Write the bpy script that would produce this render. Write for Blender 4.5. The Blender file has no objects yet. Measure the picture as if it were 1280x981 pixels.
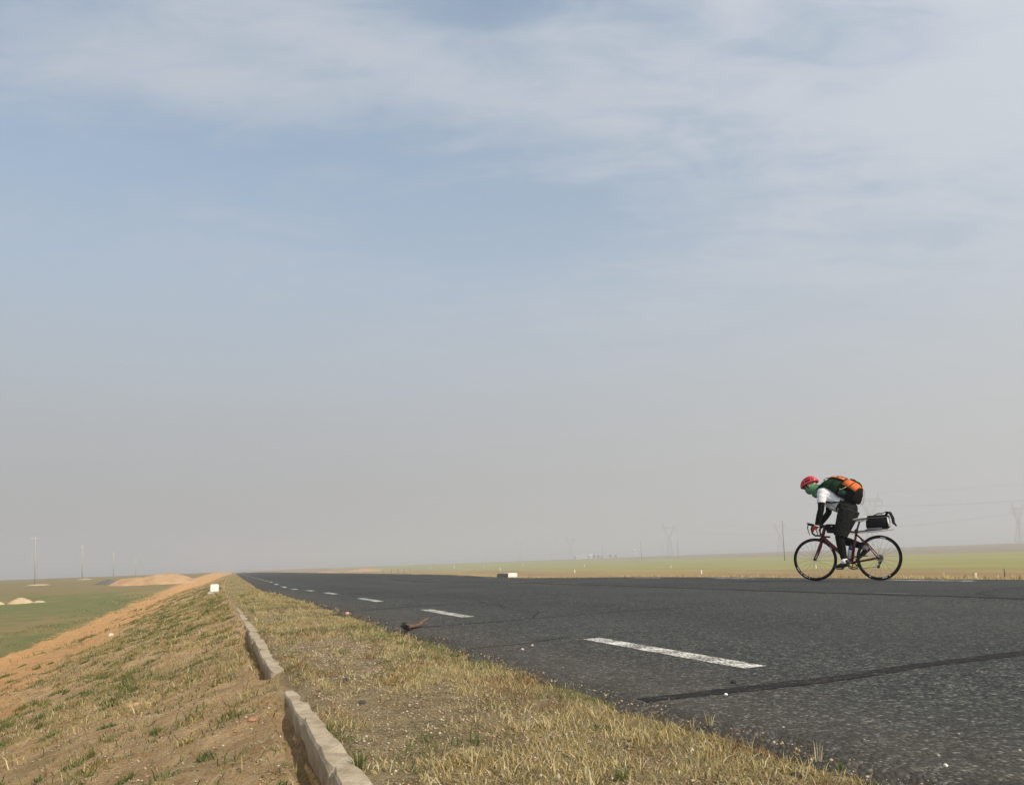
import bpy, bmesh, math, random
import numpy as np
from mathutils import Vector, Matrix, Quaternion
random.seed(7); rng = np.random.default_rng(7)
sc = bpy.context.scene
C = sc.collection
R_ = math.radians

# ------------------------------------------------------------------ camera
FPX, IW, IH, CAMH = 960.0, 1280.0, 981.0, 0.47
PPY = 618.0                        # optical axis in photo rows: the picture is an off-centre crop
PITCH, ROLL = math.atan(83.95 / FPX), math.atan(0.0359)
cF = np.array([0, math.cos(PITCH), math.sin(PITCH)])
cU0 = np.array([0, -math.sin(PITCH), math.cos(PITCH)]); cR0 = np.array([1.0, 0, 0])
cR = cR0 * math.cos(ROLL) - cU0 * math.sin(ROLL)
cU = cU0 * math.cos(ROLL) + cR0 * math.sin(ROLL)
cam = bpy.data.cameras.new('camera'); camo = bpy.data.objects.new('camera', cam); C.objects.link(camo)
cam.sensor_width = 36.0; cam.lens = 36.0 * FPX / IW; cam.shift_y = (PPY - IH / 2) / IW; cam.clip_start = 0.05; cam.clip_end = 20000
M = Matrix.Identity(4)
for i in range(3):
    M[i][0], M[i][1], M[i][2] = cR[i], cU[i], -cF[i]
M[2][3] = CAMH
camo.matrix_world = M
sc.camera = camo

# ------------------------------------------------------------------ sun, sky, exposure
SUN_AZ, SUN_EL = R_(136), R_(41)          # clockwise from +Y
sdir = Vector((math.sin(SUN_AZ) * math.cos(SUN_EL), math.cos(SUN_AZ) * math.cos(SUN_EL), math.sin(SUN_EL)))
sl = bpy.data.lights.new('sun', 'SUN'); slo = bpy.data.objects.new('sun', sl); C.objects.link(slo)
sl.energy = 4.3; sl.angle = R_(0.8); sl.color = (1.0, 0.90, 0.74)
slo.rotation_mode = 'QUATERNION'; slo.rotation_quaternion = sdir.to_track_quat('Z', 'Y')
sc.view_settings.view_transform = 'Standard'; sc.view_settings.look = 'None'
sc.view_settings.exposure = 0.0; sc.view_settings.gamma = 1.0; sc.view_settings.use_curve_mapping = False

class NT:
    """tiny node helper"""
    def __init__(s, tree): s.t = tree; s.n = tree.nodes; s.l = tree.links
    def new(s, typ, ins=None, **kw):
        n = s.n.new(typ)
        for k, v in kw.items(): setattr(n, k, v)
        for k, v in (ins or {}).items():
            sock = n.inputs[k]
            if isinstance(v, bpy.types.NodeSocket): s.l.new(v, sock)
            else: sock.default_value = v
        return n
    def math(s, op, a, b=0.0, c=None, clamp=False):
        d = {0: a, 1: b}
        if c is not None: d[2] = c
        return s.new('ShaderNodeMath', d, operation=op, use_clamp=clamp).outputs[0]
    def mix(s, f, a, b, blend='MIX'):
        n = s.new('ShaderNodeMix', data_type='RGBA', blend_type=blend)
        for i, v in ((0, f), (6, a), (7, b)):
            if isinstance(v, bpy.types.NodeSocket): s.l.new(v, n.inputs[i])
            else: n.inputs[i].default_value = v if i == 0 else (v if len(v) == 4 else (*v, 1))
        return n.outputs[2]
    def ramp(s, f, stops, interp='LINEAR'):
        n = s.new('ShaderNodeValToRGB', {0: f}); n.color_ramp.interpolation = interp
        el = n.color_ramp.elements
        while len(el) < len(stops): el.new(0.5)
        for e, (p, c) in zip(el, stops):
            e.position = p; e.color = (c, c, c, 1) if not hasattr(c, '__len__') else (*c, 1)
        return n.outputs[0]
    def rng(s, v, a, b, c=0.0, d=1.0, smooth=True):
        return s.new('ShaderNodeMapRange', {0: v, 1: a, 2: b, 3: c, 4: d}, interpolation_type='SMOOTHSTEP' if smooth else 'LINEAR').outputs[0]
    def noise(s, vec, scale, detail=4, rough=0.55, dist=0.0):
        return s.new('ShaderNodeTexNoise', {'Vector': vec, 'Scale': scale, 'Detail': detail, 'Roughness': rough, 'Distortion': dist}).outputs[0]

w = bpy.data.worlds.new('World'); sc.world = w; w.use_nodes = True
T = NT(w.node_tree); w.node_tree.nodes.clear()
tc = T.new('ShaderNodeTexCoord').outputs['Generated']
sky = T.new('ShaderNodeTexSky', sky_type='NISHITA', sun_disc=False, sun_elevation=SUN_EL, sun_rotation=SUN_AZ,
            altitude=1000.0, air_density=1.2, dust_density=2.0, ozone_density=1.5).outputs[0]
skyb = T.mix(1.0, sky, (0.140, 0.150, 0.142), 'MULTIPLY')
skyb = T.mix(1.0, skyb, (0.105, 0.125, 0.130), 'ADD')
sep = T.new('ShaderNodeSeparateXYZ', {0: tc})
zz = T.math('MAXIMUM', sep.outputs[2], 0.0)
sdot = T.new('ShaderNodeVectorMath', {0: tc, 1: tuple(sdir)}, operation='DOT_PRODUCT').outputs['Value']
sunward = T.rng(sdot, -0.72, 0.66, 0.0, 1.0, smooth=False)        # aerosol is brighter towards the sun
hazec = T.mix(sunward, (0.388, 0.389, 0.400), (0.69, 0.69, 0.695))
hazef = T.new('ShaderNodeFloatCurve', {1: zz})
cv = hazef.mapping.curves[0]
cv.points[0].location = (0, 1.0); cv.points[-1].location = (1.0, 0.05)
for p, v in ((0.12, 0.95), (0.25, 0.74), (0.38, 0.40), (0.55, 0.14)): cv.points.new(p, v)
hazef.mapping.update()
base = T.mix(hazef.outputs[0], skyb, hazec)
# thin cirrus veil, laid on a flat layer high overhead, with a few clear lanes in it
inv = T.math('DIVIDE', 1.0, T.math('ADD', zz, 0.15))
lay = T.new('ShaderNodeVectorMath', {0: tc, 1: T.new('ShaderNodeCombineXYZ', {0: inv, 1: inv, 2: 0.0}).outputs[0]}, operation='MULTIPLY').outputs[0]
mp = T.new('ShaderNodeMapping', {'Vector': lay, 'Location': (3.35, 1.15, 0.0), 'Rotation': (0, 0, R_(20)), 'Scale': (0.9, 2.1, 1.0)}).outputs[0]
c1 = T.noise(mp, 1.5, 7, 0.55, 0.5)
c2 = T.noise(mp, 5.0, 6, 0.62, 0.8)
az = T.math('ARCTAN2', sep.outputs[0], sep.outputs[1]); el = T.math('ARCSINE', sep.outputs[2])
wv = T.math('MULTIPLY', T.math('SUBTRACT', c1, 0.5), 0.30)
def lane_(a0, e0, sa, se, tilt=0.0):
    da = T.math('SUBTRACT', T.math('ADD', az, wv), R_(a0)); de = T.math('SUBTRACT', T.math('ADD', el, T.math('MULTIPLY', wv, 0.3)), R_(e0)); de = T.math('SUBTRACT', de, T.math('MULTIPLY', da, tilt))
    q1 = T.math('POWER', T.math('ABSOLUTE', T.math('DIVIDE', da, R_(sa))), 2.0); q2 = T.math('POWER', T.math('ABSOLUTE', T.math('DIVIDE', de, R_(se))), 2.0)
    return T.math('EXPONENT', T.math('MULTIPLY', T.math('ADD', q1, q2), -1.0))
cc = T.math('ADD', 0.62, T.math('ADD', T.math('MULTIPLY', T.math('SUBTRACT', c1, 0.5), 1.5), T.math('MULTIPLY', T.math('SUBTRACT', c2, 0.5), 1.0)))
cc = T.math('ADD', cc, T.math('MULTIPLY', T.math('SUBTRACT', sunward, 0.42), 1.1))
for a0, e0, sa, se, tl, k in ((-2, 25.0, 18, 4.2, -0.16, 0.62), (-38, 39.5, 17, 4.6, 0.10, 0.85), (1, 37.5, 9, 1.8, 0.1, 0.45), (-33, 26, 10, 3.0, 0.0, 0.40), (-20, 31.0, 10, 3.0, -0.10, -0.40), (-6, 34, 10, 2.6, -0.2, -0.30), (30, 26, 9, 4, 0.35, -0.25)):
    cc = T.math('SUBTRACT', cc, T.math('MULTIPLY', lane_(a0, e0, sa, se, tl), k))
cm = T.rng(cc, 0.05, 1.15)
cm = T.math('MULTIPLY', cm, T.rng(zz, 0.12, 0.42, 0.0, 0.80))
cloudc = T.mix(sunward, (0.42, 0.465, 0.53), (0.80, 0.82, 0.865))
skyfin = T.mix(cm, base, cloudc)
bg = T.new('ShaderNodeBackground', {0: skyfin, 1: 1.0})
T.l.new(bg.outputs[0], T.new('ShaderNodeOutputWorld').inputs[0])

cy = sc.cycles
cy.use_denoising = True; cy.max_bounces = 5; cy.diffuse_bounces = 3; cy.glossy_bounces = 2
cy.transmission_bounces = 2; cy.volume_bounces = 1; cy.transparent_max_bounces = 6
cy.use_adaptive_sampling = True; cy.adaptive_threshold = 0.015
sc.render.film_transparent = False

# ------------------------------------------------------------------ geometry helpers
def tag(o, label=None, cat=None, group=None, kind=None):
    for k, v in (('label', label), ('category', cat), ('group', group), ('kind', kind)):
        if v: o[k] = v
    return o
def link(name, me, material=None, parent=None, smooth=False):
    o = bpy.data.objects.new(name, me); C.objects.link(o)
    if material is not None and not me.materials:
        for m in (material if isinstance(material, (list, tuple)) else [material]): me.materials.append(m)
    if parent is not None: o.parent = parent
    if smooth and len(me.polygons):
        me.polygons.foreach_set('use_smooth', np.ones(len(me.polygons), bool))
    return o
def empty(name, loc=(0, 0, 0), rz=0.0, parent=None):
    o = bpy.data.objects.new(name, None); C.objects.link(o)
    o.empty_display_size = 0.2; o.location = loc; o.rotation_euler = (0, 0, rz)
    if parent: o.parent = parent
    return o
class MB:
    def __init__(s): s.v = []; s.f = []; s.m = []
    def add(s, vs, fs, mi=0):
        b = len(s.v); s.v += [tuple(float(c) for c in v) for v in vs]; s.f += [tuple(b + i for i in f) for f in fs]; s.m += [mi] * len(fs); return s
    def box(s, c, d, rot=None, taper=1.0, mi=0):
        hx, hy, hz = d[0] / 2, d[1] / 2, d[2] / 2
        vs = []
        for z in (-1, 1):
            k = taper if z > 0 else 1.0
            for x, y in ((-1, -1), (1, -1), (1, 1), (-1, 1)): vs.append(Vector((x * hx * k, y * hy * k, z * hz)))
        if rot is not None: vs = [rot @ v for v in vs]
        vs = [v + Vector(c) for v in vs]
        return s.add(vs, [(3, 2, 1, 0), (4, 5, 6, 7), (0, 1, 5, 4), (1, 2, 6, 5), (2, 3, 7, 6), (3, 0, 4, 7)], mi)
    def tube(s, pts, rad, n=8, up=(0, 1, 0), cap=True, mi=0, closed=False):
        """loft along pts; rad: number or list of numbers / (across up, along up) pairs"""
        P = [Vector(p) for p in pts]; k = len(P)
        if not hasattr(rad, '__len__'): rad = [rad] * k
        up = Vector(up); vs = []; fs = []
        for i, p in enumerate(P):
            if closed: d = P[(i + 1) % k] - P[i - 1]
            else: d = P[min(i + 1, k - 1)] - P[max(i - 1, 0)]
            d.normalize(); u = up - d * up.dot(d)
            if u.length < 1e-3: u = d.orthogonal()
            u.normalize(); a = d.cross(u)
            r = rad[i]; ra, ru = (r if hasattr(r, '__len__') else (r, r))
            for j in range(n):
                t = 2 * math.pi * j / n
                vs.append(p + a * (math.cos(t) * ra) + u * (math.sin(t) * ru))
        for i in range(k if closed else k - 1):
            i2 = (i + 1) % k
            for j in range(n):
                j2 = (j + 1) % n
                fs.append((i * n + j, i2 * n + j, i2 * n + j2, i * n + j2))
        if cap and not closed:
            fs.append(tuple(range(n))); fs.append(tuple((k - 1) * n + j for j in reversed(range(n))))
        return s.add(vs, fs, mi)
    def cyl(s, a, b, r, n=10, mi=0):
        d = (Vector(b) - Vector(a)).normalized()
        return s.tube([a, b], r, n, up=(0, 1, 0) if abs(d.y) < 0.9 else (0, 0, 1), mi=mi)
    def ring(s, c, R, prof, n=48, axis='y', a0=0.0, a1=2 * math.pi, mi=0):
        """sweep a closed profile [(dr, dy)] round the axis through c"""
        c = Vector(c); full = abs(a1 - a0 - 2 * math.pi) < 1e-6; k = len(prof); vs = []; fs = []
        m = n if full else n + 1
        for i in range(m):
            t = a0 + (a1 - a0) * i / n
            for dr, dy in prof: vs.append(c + Vector(((R + dr) * math.cos(t), dy, (R + dr) * math.sin(t))))
        for i in range(n):
            i2 = (i + 1) % m
            for j in range(k):
                j2 = (j + 1) % k; fs.append((i * k + j, i * k + j2, i2 * k + j2, i2 * k + j))
        return s.add(vs, fs, mi)
    def ball(s, c, r, rot=None, nu=14, nv=9, mi=0):
        c = Vector(c); r = r if hasattr(r, '__len__') else (r, r, r); vs = []; fs = []
        for i in range(1, nv):
            ph = math.pi * i / nv
            for j in range(nu):
                t = 2 * math.pi * j / nu
                vs.append(Vector((r[0] * math.sin(ph) * math.cos(t), r[1] * math.sin(ph) * math.sin(t), r[2] * math.cos(ph))))
        vs += [Vector((0, 0, r[2])), Vector((0, 0, -r[2]))]
        if rot is not None: vs = [rot @ v for v in vs]
        vs = [v + c for v in vs]
        for i in range(nv - 2):
            for j in range(nu):
                j2 = (j + 1) % nu; fs.append((i * nu + j, (i + 1) * nu + j, (i + 1) * nu + j2, i * nu + j2))
        T_ = (nv - 1) * nu
        for j in range(nu):
            j2 = (j + 1) % nu; fs.append((T_, j, j2)); fs.append((T_ + 1, (nv - 2) * nu + j2, (nv - 2) * nu + j))
        return s.add(vs, fs, mi)
    def mesh(s, name):
        me = bpy.data.meshes.new(name); me.from_pydata(s.v, [], s.f); 
        if any(s.m): me.polygons.foreach_set('material_index', s.m)
        me.update(); return me
    def build(s, name, material, parent=None, smooth=True, fuse=None, bevel=None):
        """fuse: voxel size -> the lofts become one continuous skin"""
        me = s.mesh(name); o = link(name, me, material, parent, smooth)
        if fuse or bevel:
            if fuse:
                m = o.modifiers.new('r', 'REMESH'); m.mode = 'VOXEL'; m.voxel_size = fuse; m.use_smooth_shade = True
                k = o.modifiers.new('s', 'SMOOTH'); k.factor = 0.5; k.iterations = 3
            if bevel:
                m = o.modifiers.new('b', 'BEVEL'); m.width = bevel; m.segments = 2; m.limit_method = 'ANGLE'
            dg = bpy.context.evaluated_depsgraph_get(); dg.update()
            nm = bpy.data.meshes.new_from_object(o.evaluated_get(dg), depsgraph=dg)
            o.modifiers.clear(); o.data = nm; nm.name = name
            if not nm.materials: nm.materials.append(material)
        return o
def copy_tree(o, parent=None):
    c = o.copy(); C.objects.link(c); c.parent = parent
    for ch in list(o.children): copy_tree(ch, c)
    return c

# ------------------------------------------------------------------ materials
def mat(name, col, rough=0.8, spec=0.3, metal=0.0, var=0.15, scale=20.0, bump=0.0, bscale=None, coat=0.0, col2=None, detail=4, bdist=0.01):
    m = bpy.data.materials.new(name); m.use_nodes = True; t = NT(m.node_tree); b = t.n['Principled BSDF']
    tcx = t.new('ShaderNodeTexCoord').outputs['Object']
    n = t.noise(tcx, scale, detail, 0.6)
    c2 = col2 or tuple(c * (1 - var) for c in col); c1 = col if col2 else tuple(min(1, c * (1 + var)) for c in col)
    t.l.new(t.mix(t.rng(n, 0.3, 0.7), c2, c1), b.inputs['Base Color'])
    b.inputs['Roughness'].default_value = rough; b.inputs['Specular IOR Level'].default_value = spec
    b.inputs['Metallic'].default_value = metal; b.inputs['Coat Weight'].default_value = coat
    if bump:
        bn = t.new('ShaderNodeBump', {'Height': t.noise(tcx, bscale or scale, 5, 0.65), 'Strength': bump, 'Distance': bdist})
        t.l.new(bn.outputs[0], b.inputs['Normal'])
    return m

# ------------------------------------------------------------------ terrain
TH = R_(21.4)
Dv = np.array([-math.sin(TH), math.cos(TH)]); Nv = np.array([math.cos(TH), math.sin(TH)])
def vc(u): return 0.024 * (np.sqrt((u - 30) ** 2 + 225) + (u - 30)) / 2
def P2(u, t):                       # road coordinates (along, across) -> world xy
    v = t + vc(np.asarray(u, float))
    return np.outer(np.atleast_1d(u), Dv)[..., :] * 1.0 + np.outer(np.atleast_1d(v), Nv)
def uvt(x, y):
    u = x * Dv[0] + y * Dv[1]; v = x * Nv[0] + y * Nv[1]; return u, v - vc(u)
def ss(x, a, b):
    k = np.clip((x - a) / (b - a), 0, 1); return k * k * (3 - 2 * k)
def hash2(i, j):
    h = np.sin(i * 127.1 + j * 311.7) * 43758.5453; return h - np.floor(h)
def vnoise(x, y):
    i = np.floor(x); j = np.floor(y); a = x - i; b = y - j; a = a * a * (3 - 2 * a); b = b * b * (3 - 2 * b)
    return (hash2(i, j) * (1 - a) + hash2(i + 1, j) * a) * (1 - b) + (hash2(i, j + 1) * (1 - a) + hash2(i + 1, j + 1) * a) * b
def fbm(x, y, o=3):
    s = 0; k = 0.5; 
    for q in range(o): s = s + k * vnoise(x + 17 * q, y - 9 * q); x = x * 2.03; y = y * 2.03; k *= 0.5
    return s / (1 - 0.5 ** o)
T_L, T_R = 1.22, 9.95              # asphalt edges
def roadz(u):
    return -0.09 * np.exp(-((u - 25) / 6.5) ** 2) - 0.000012 * np.maximum(u - 250, 0) ** 2
def edge_l(u): return T_L + 0.16 * (fbm(u * 1.3, u * 0 + 3.3) - 0.5) + 0.16 * (fbm(u * 7, u * 0 + 8.1) - 0.5)
def ground_z(u, t):
    u = np.asarray(u, float); t = np.asarray(t, float)
    d = np.hypot(u, t); rz = roadz(u)
    nz = fbm(u * 1.7, t * 1.7) - 0.5; nf = fbm(u * 9 + 4, t * 9) - 0.5
    verge = rz - 0.035 + 0.03 * nz + 0.016 * nf + 0.012 * ss(t, 0.35, 0.7) * (1 - ss(t, 0.9, 1.2)) + (0.012 + 0.036 * ss(u, 2.2, 3.2)) * np.exp(-((t - 0.315) / 0.06) ** 2) * (fbm(u * 6, t * 14 + 2) + .25)
    # left: eroded gutter by the kerb, slope, dirt bank, field
    gut = 0.085 * (1 - ss(u, 5.5, 9.0)) * (0.65 + 0.5 * fbm(u * 1.1, u * 0 + 1.7))
    gap_ = (ss(u, 1.2, 1.6) * (1 - ss(u, 2.9, 3.3)) + ss(u, 3.7, 4.1) * (1 - ss(u, 6.4, 7.4))) * (0.45 + 0.8 * fbm(u * 2.3, u * 0 + 6.6))
    trench = 0.085 * gap_ * ss(t, 0.14, 0.17)
    sl_ = rz + 0.0 - trench - gut * .2 - 0.30 * np.maximum(0.2 - t, 0) + 0.12 * nz * ss(-t, -.1, .4) + 0.05 * nf
    foot = np.interp(d, [0, 30, 75, 147, 213, 300, 700, 1500, 4000], [-1.95, -1.95, -1.35, -.5, -.05, .42, .3, -.3, -.3])
    fieldl = foot + 0.05 * nf + 0.10 * (fbm(u * .25, t * .25) - .5)
    bank = np.exp(-((t + 4.6) / 0.75) ** 2) * (0.10 + 0.35 * (fbm(u * .5, t * .8 + 5) - .5) + 0.30 * (fbm(u * 2.2, t * 2.6 + 1, 3) - .5)) * (1 - ss(u, 95, 130))
    left = np.where(t > -9, np.maximum(sl_, fieldl) , fieldl) + bank
    k = ss(t, -11, -8); left = fieldl * (1 - k) + np.maximum(sl_, fieldl) * k + bank
    # right: verge, embankment, flat field
    fr = -2.4 + 3.3 * ss(d, 290, 820) + 0.04 * nf + 0.25 * (fbm(u * .02, t * .02) - .5)
    right = np.maximum(rz - 0.03 + 0.03 * nf - 0.28 * np.maximum(t - 10.7, 0), fr)
    far = ss(d, 900, 2000)
    z = np.where(t < 0.22, left, np.where(t > 10.0, right, verge))
    z = np.where((t > T_L + 0.03) & (t < T_R - 0.03), rz - 0.05, z)
    return z * (1 - far) + far * -0.3
def gz(x, y):
    u, t = uvt(np.float64(x), np.float64(y)); return float(ground_z(u, t))
def ray(px, py):
    return cF * FPX + cR * (px - IW / 2) - cU * (py - PPY)
def on_plane(px, py, z):
    d = ray(px, py); k = (z - CAMH) / d[2]; return d[0] * k, d[1] * k
def at_dist(px, dist, py=700.0):                     # ground point at a distance along a bearing
    d = ray(px, py); k = dist / math.hypot(d[0], d[1]); x, y = d[0] * k, d[1] * k
    return x, y, gz(x, y)

def geo(a, b, s0, g):
    out = [a]; s = s0
    while out[-1] < b: out.append(out[-1] + s); s *= g
    return out
us = np.array([-40, -20, -10, -6, -3, -1] + list(np.arange(0, 9, 0.06)) + geo(9, 4000, 0.07, 1.035))
ts = np.array(sorted([-x for x in geo(5.0, 4000, 0.12, 1.09)] + list(np.arange(-4.95, -1.0, 0.08)) + list(np.arange(-1.0, 0.18, 0.05)) +
     [0.085, 0.105, 0.12, 0.14, 0.16, 0.19, 0.205, 0.235, 0.255, 0.27, 0.285, 0.30, 0.32, 0.34, 0.36] + list(np.arange(0.4, 1.5, 0.05)) + [1.6, 3, 5, 7, 9, 9.8, 10.0, 10.05] + list(np.arange(10.1, 11.4, 0.1)) + geo(11.5, 4000, 0.3, 1.085)))
UU, TT = np.meshgrid(us, ts, indexing='ij')
ZZ = ground_z(UU, TT)
XY = P2(UU.ravel(), TT.ravel())
def grid_mesh(name, XY, Z, nu, nt):
    me = bpy.data.meshes.new(name)
    co = np.column_stack([XY, Z.ravel()]).astype(np.float32)
    idx = np.arange(nu * nt).reshape(nu, nt)
    q = np.stack([idx[:-1, :-1], idx[:-1, 1:], idx[1:, 1:], idx[1:, :-1]], -1).reshape(-1, 4)[:, ::-1]
    me.vertices.add(len(co)); me.vertices.foreach_set('co', co.ravel())
    me.loops.add(q.size); me.loops.foreach_set('vertex_index', q.ravel().astype(np.int32))
    me.polygons.add(len(q)); me.polygons.foreach_set('loop_start', np.arange(0, q.size, 4, dtype=np.int32))
    me.update(calc_edges=True); me.validate()
    me.polygons.foreach_set('use_smooth', np.ones(len(me.polygons), bool))
    return me
def fattr(me, name, arr):
    a = me.attributes.new(name, 'FLOAT', 'POINT'); a.data.foreach_set('value', arr.ravel().astype(np.float32))
gme = grid_mesh('ground', XY, ZZ, len(us), len(ts))
if gme.polygons[0].normal.z < 0: gme.flip_normals()
fattr(gme, 'along', UU); fattr(gme, 'across', TT)

gm = bpy.data.materials.new('ground_soil'); gm.use_nodes = True; T = NT(gm.node_tree); B = T.n['Principled BSDF']
geoP = T.new('ShaderNodeNewGeometry').outputs['Position']
aU = T.new('ShaderNodeAttribute', attribute_name='along').outputs['Fac']
aT = T.new('ShaderNodeAttribute', attribute_name='across').outputs['Fac']
n_f = T.noise(geoP, 60, 5, 0.7); n_m = T.noise(geoP, 9, 5, 0.65); n_l = T.noise(geoP, 1.6, 5, 0.6); n_k = T.noise(geoP, 0.35, 4, 0.6)
ut = T.new('ShaderNodeCombineXYZ', {0: T.math('MULTIPLY', aU, 0.02), 1: T.math('MULTIPLY', aT, 0.09), 2: 0.0}).outputs[0]
n_s = T.noise(ut, 1.0, 5, 0.6)
Pd = T.new('ShaderNodeVectorMath', {0: geoP}, operation='LENGTH').outputs['Value']
# soil of the embankment
soil = T.mix(T.rng(n_m, 0.35, 0.68), (0.40, 0.245, 0.108), (0.62, 0.425, 0.22))
soil = T.mix(T.rng(n_f, 0.42, 0.72), soil, (0.47, 0.37, 0.25))
soil = T.mix(T.math('MULTIPLY', T.rng(n_l, 0.50, 0.66), 0.40), soil, (0.19, 0.16, 0.065))
soil = T.mix(T.math('MULTIPLY', T.rng(n_f, 0.34, 0.26), 0.6), soil, (0.10, 0.07, 0.04))
# dry grass mat of the verge
verge = T.mix(T.rng(n_m, 0.33, 0.7), (0.20, 0.145, 0.07), (0.40, 0.31, 0.16))
n_g = T.noise(geoP, 170, 3, 0.7)
verge = T.mix(T.rng(n_f, 0.48, 0.66), verge, (0.43, 0.37, 0.27))
verge = T.mix(T.math('MULTIPLY', T.rng(n_g, 0.52, 0.36), 0.7), verge, (0.12, 0.09, 0.055))
soil = T.mix(T.math('MULTIPLY', T.rng(n_g, 0.50, 0.34), 0.6), soil, (0.13, 0.085, 0.05))
verge = T.mix(T.math('MULTIPLY', T.rng(n_l, 0.56, 0.72), 0.5), verge, (0.17, 0.15, 0.055))
# bare orange dirt
dirt = T.mix(T.rng(n_m, 0.3, 0.7), (0.48, 0.245, 0.092), (0.62, 0.37, 0.168))
dirt = T.mix(T.math('MULTIPLY', T.rng(n_f, 0.5, 0.7), 0.5), dirt, (0.50, 0.36, 0.22))
dirt = T.mix(T.math('MULTIPLY', T.rng(n_l, 0.52, 0.7), 0.45), dirt, (0.27, 0.18, 0.08))
# left field: green crop with brown bands
lf = T.mix(T.rng(T.math('ADD', n_s, T.math('MULTIPLY', T.math('SUBTRACT', n_k, 0.5), 0.5)), 0.42, 0.60), (0.235, 0.185, 0.08), (0.145, 0.155, 0.055))
lf = T.mix(T.math('MULTIPLY', T.rng(Pd, 78, 112), 0.85), lf, (0.215, 0.165, 0.075))
lf = T.mix(T.math('MULTIPLY', T.rng(n_l, 0.5, 0.75), 0.35), lf, (0.26, 0.19, 0.095))
# right field
rb = T.mix(T.rng(n_s, 0.35, 0.65), (0.26, 0.165, 0.075), (0.32, 0.225, 0.10))
ro = T.mix(T.rng(n_s, 0.3, 0.7), (0.235, 0.225, 0.070), (0.30, 0.275, 0.098))
jit = T.math('MULTIPLY', T.math('SUBTRACT', n_s, 0.5), 60.0)
rf = T.mix(T.rng(T.math('ADD', aT, jit), 60, 100), rb, ro)
rf = T.mix(T.rng(T.math('ADD', aT, jit), 258, 276), rf, (0.235, 0.185, 0.125))  # far plain: taupe tint of distant haze put into the ground colour
rf = T.mix(T.rng(aT, 14, 10.6), rf, (0.40, 0.31, 0.15))
wob = T.math('ADD', T.math('MULTIPLY', T.math('SUBTRACT', n_l, 0.5), 3.2), T.math('MULTIPLY', T.math('SUBTRACT', n_k, 0.5), 1.6))
tw = T.math('ADD', aT, wob)
g = T.mix(T.rng(aT, 0.16, 0.30), soil, verge)
g = T.mix(T.rng(tw, -1.3, -2.1), g, dirt)
g = T.mix(T.rng(T.math('ADD', aT, T.math('MULTIPLY', wob, 1.1)), -5.7, -6.4), g, lf)
g = T.mix(T.rng(aT, 9.0, 10.0), g, rf)
T.l.new(g, B.inputs['Base Color']); B.inputs['Roughness'].default_value = 0.95; B.inputs['Specular IOR Level'].default_value = 0.1
bn = T.new('ShaderNodeBump', {'Height': T.math('ADD', n_m, T.math('MULTIPLY', n_f, 0.5)), 'Strength': 1.0, 'Distance': 0.045})
bn = T.new('ShaderNodeBump', {'Height': T.noise(geoP, 170, 3, 0.7), 'Strength': 0.8, 'Distance': 0.008, 'Normal': bn.outputs[0]})
T.l.new(bn.outputs[0], B.inputs['Normal'])
tag(link('ground', gme, gm), 'open steppe ground with roadside embankment and fields', kind='structure')

# ------------------------------------------------------------------ road
ru = np.array(list(np.arange(-3, 12, 0.07)) + geo(12, 900, 0.12, 1.05))
lat = np.array([0, .01, .03, .07, .13, .2, .3, .4, .5, .6, .7, .8, .88, .94, .98, 1.0])
L_ = edge_l(ru); Rr = T_R + 0.12 * (fbm(ru * 1.1, ru * 0 + 20.) - .5)
RT = L_[:, None] + (Rr - L_)[:, None] * lat[None, :]
RU = np.repeat(ru[:, None], len(lat), 1)
RZ = roadz(RU)
RZ[:, 0] -= 0.06; RZ[:, -1] -= 0.06
rme = grid_mesh('road', P2(RU.ravel(), RT.ravel()), RZ, len(ru), len(lat))
if rme.polygons[len(rme.polygons) // 2].normal.z < 0: rme.flip_normals()
fattr(rme, 'along', RU); fattr(rme, 'across', RT)
am = bpy.data.materials.new('asphalt'); am.use_nodes = True; T = NT(am.node_tree); B = T.n['Principled BSDF']
pos = T.new('ShaderNodeNewGeometry').outputs['Position']
aU = T.new('ShaderNodeAttribute', attribute_name='along').outputs['Fac']
aT = T.new('ShaderNodeAttribute', attribute_name='across').outputs['Fac']
v1 = T.new('ShaderNodeTexVoronoi', {'Vector': pos, 'Scale': 98.0, 'Randomness': 1.0})
v2 = T.new('ShaderNodeTexVoronoi', {'Vector': pos, 'Scale': 40.0})
chipv = T.new('ShaderNodeSeparateXYZ', {0: v1.outputs['Color']})
chip = T.ramp(chipv.outputs[0], [(0.0, (0.016, 0.0175, 0.0165)), (0.38, (0.038, 0.042, 0.039)), (0.66, (0.068, 0.073, 0.067)), (0.84, (0.115, 0.114, 0.100)), (0.97, (0.18, 0.172, 0.152))])
big = T.ramp(T.new('ShaderNodeSeparateXYZ', {0: v2.outputs['Color']}).outputs[1], [(0.0, 0.6), (0.6, 1.0), (1.0, 1.55)])
col = T.mix(1.0, chip, big, 'MULTIPLY')
col = T.mix(T.rng(v1.outputs['Distance'], 0.42, 0.62, 0.0, 0.6), col, (0.020, 0.020, 0.019))
lane = T.new('ShaderNodeCombineXYZ', {0: T.math('MULTIPLY', aU, 0.06), 1: T.math('MULTIPLY', aT, 0.55), 2: 0.0}).outputs[0]
wear = T.noise(lane, 1.0, 4, 0.55)
col = T.mix(1.0, col, T.ramp(wear, [(0.3, 0.68), (0.5, 0.94), (0.72, 1.10)]), 'MULTIPLY')
dust = T.math('MULTIPLY', T.rng(T.math('ADD', aT, T.math('MULTIPLY', T.noise(pos, 3.0, 5, 0.6), 0.9)), 2.6, 1.35), 0.26)
col = T.mix(dust, col, (0.17, 0.125, 0.085))
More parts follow.
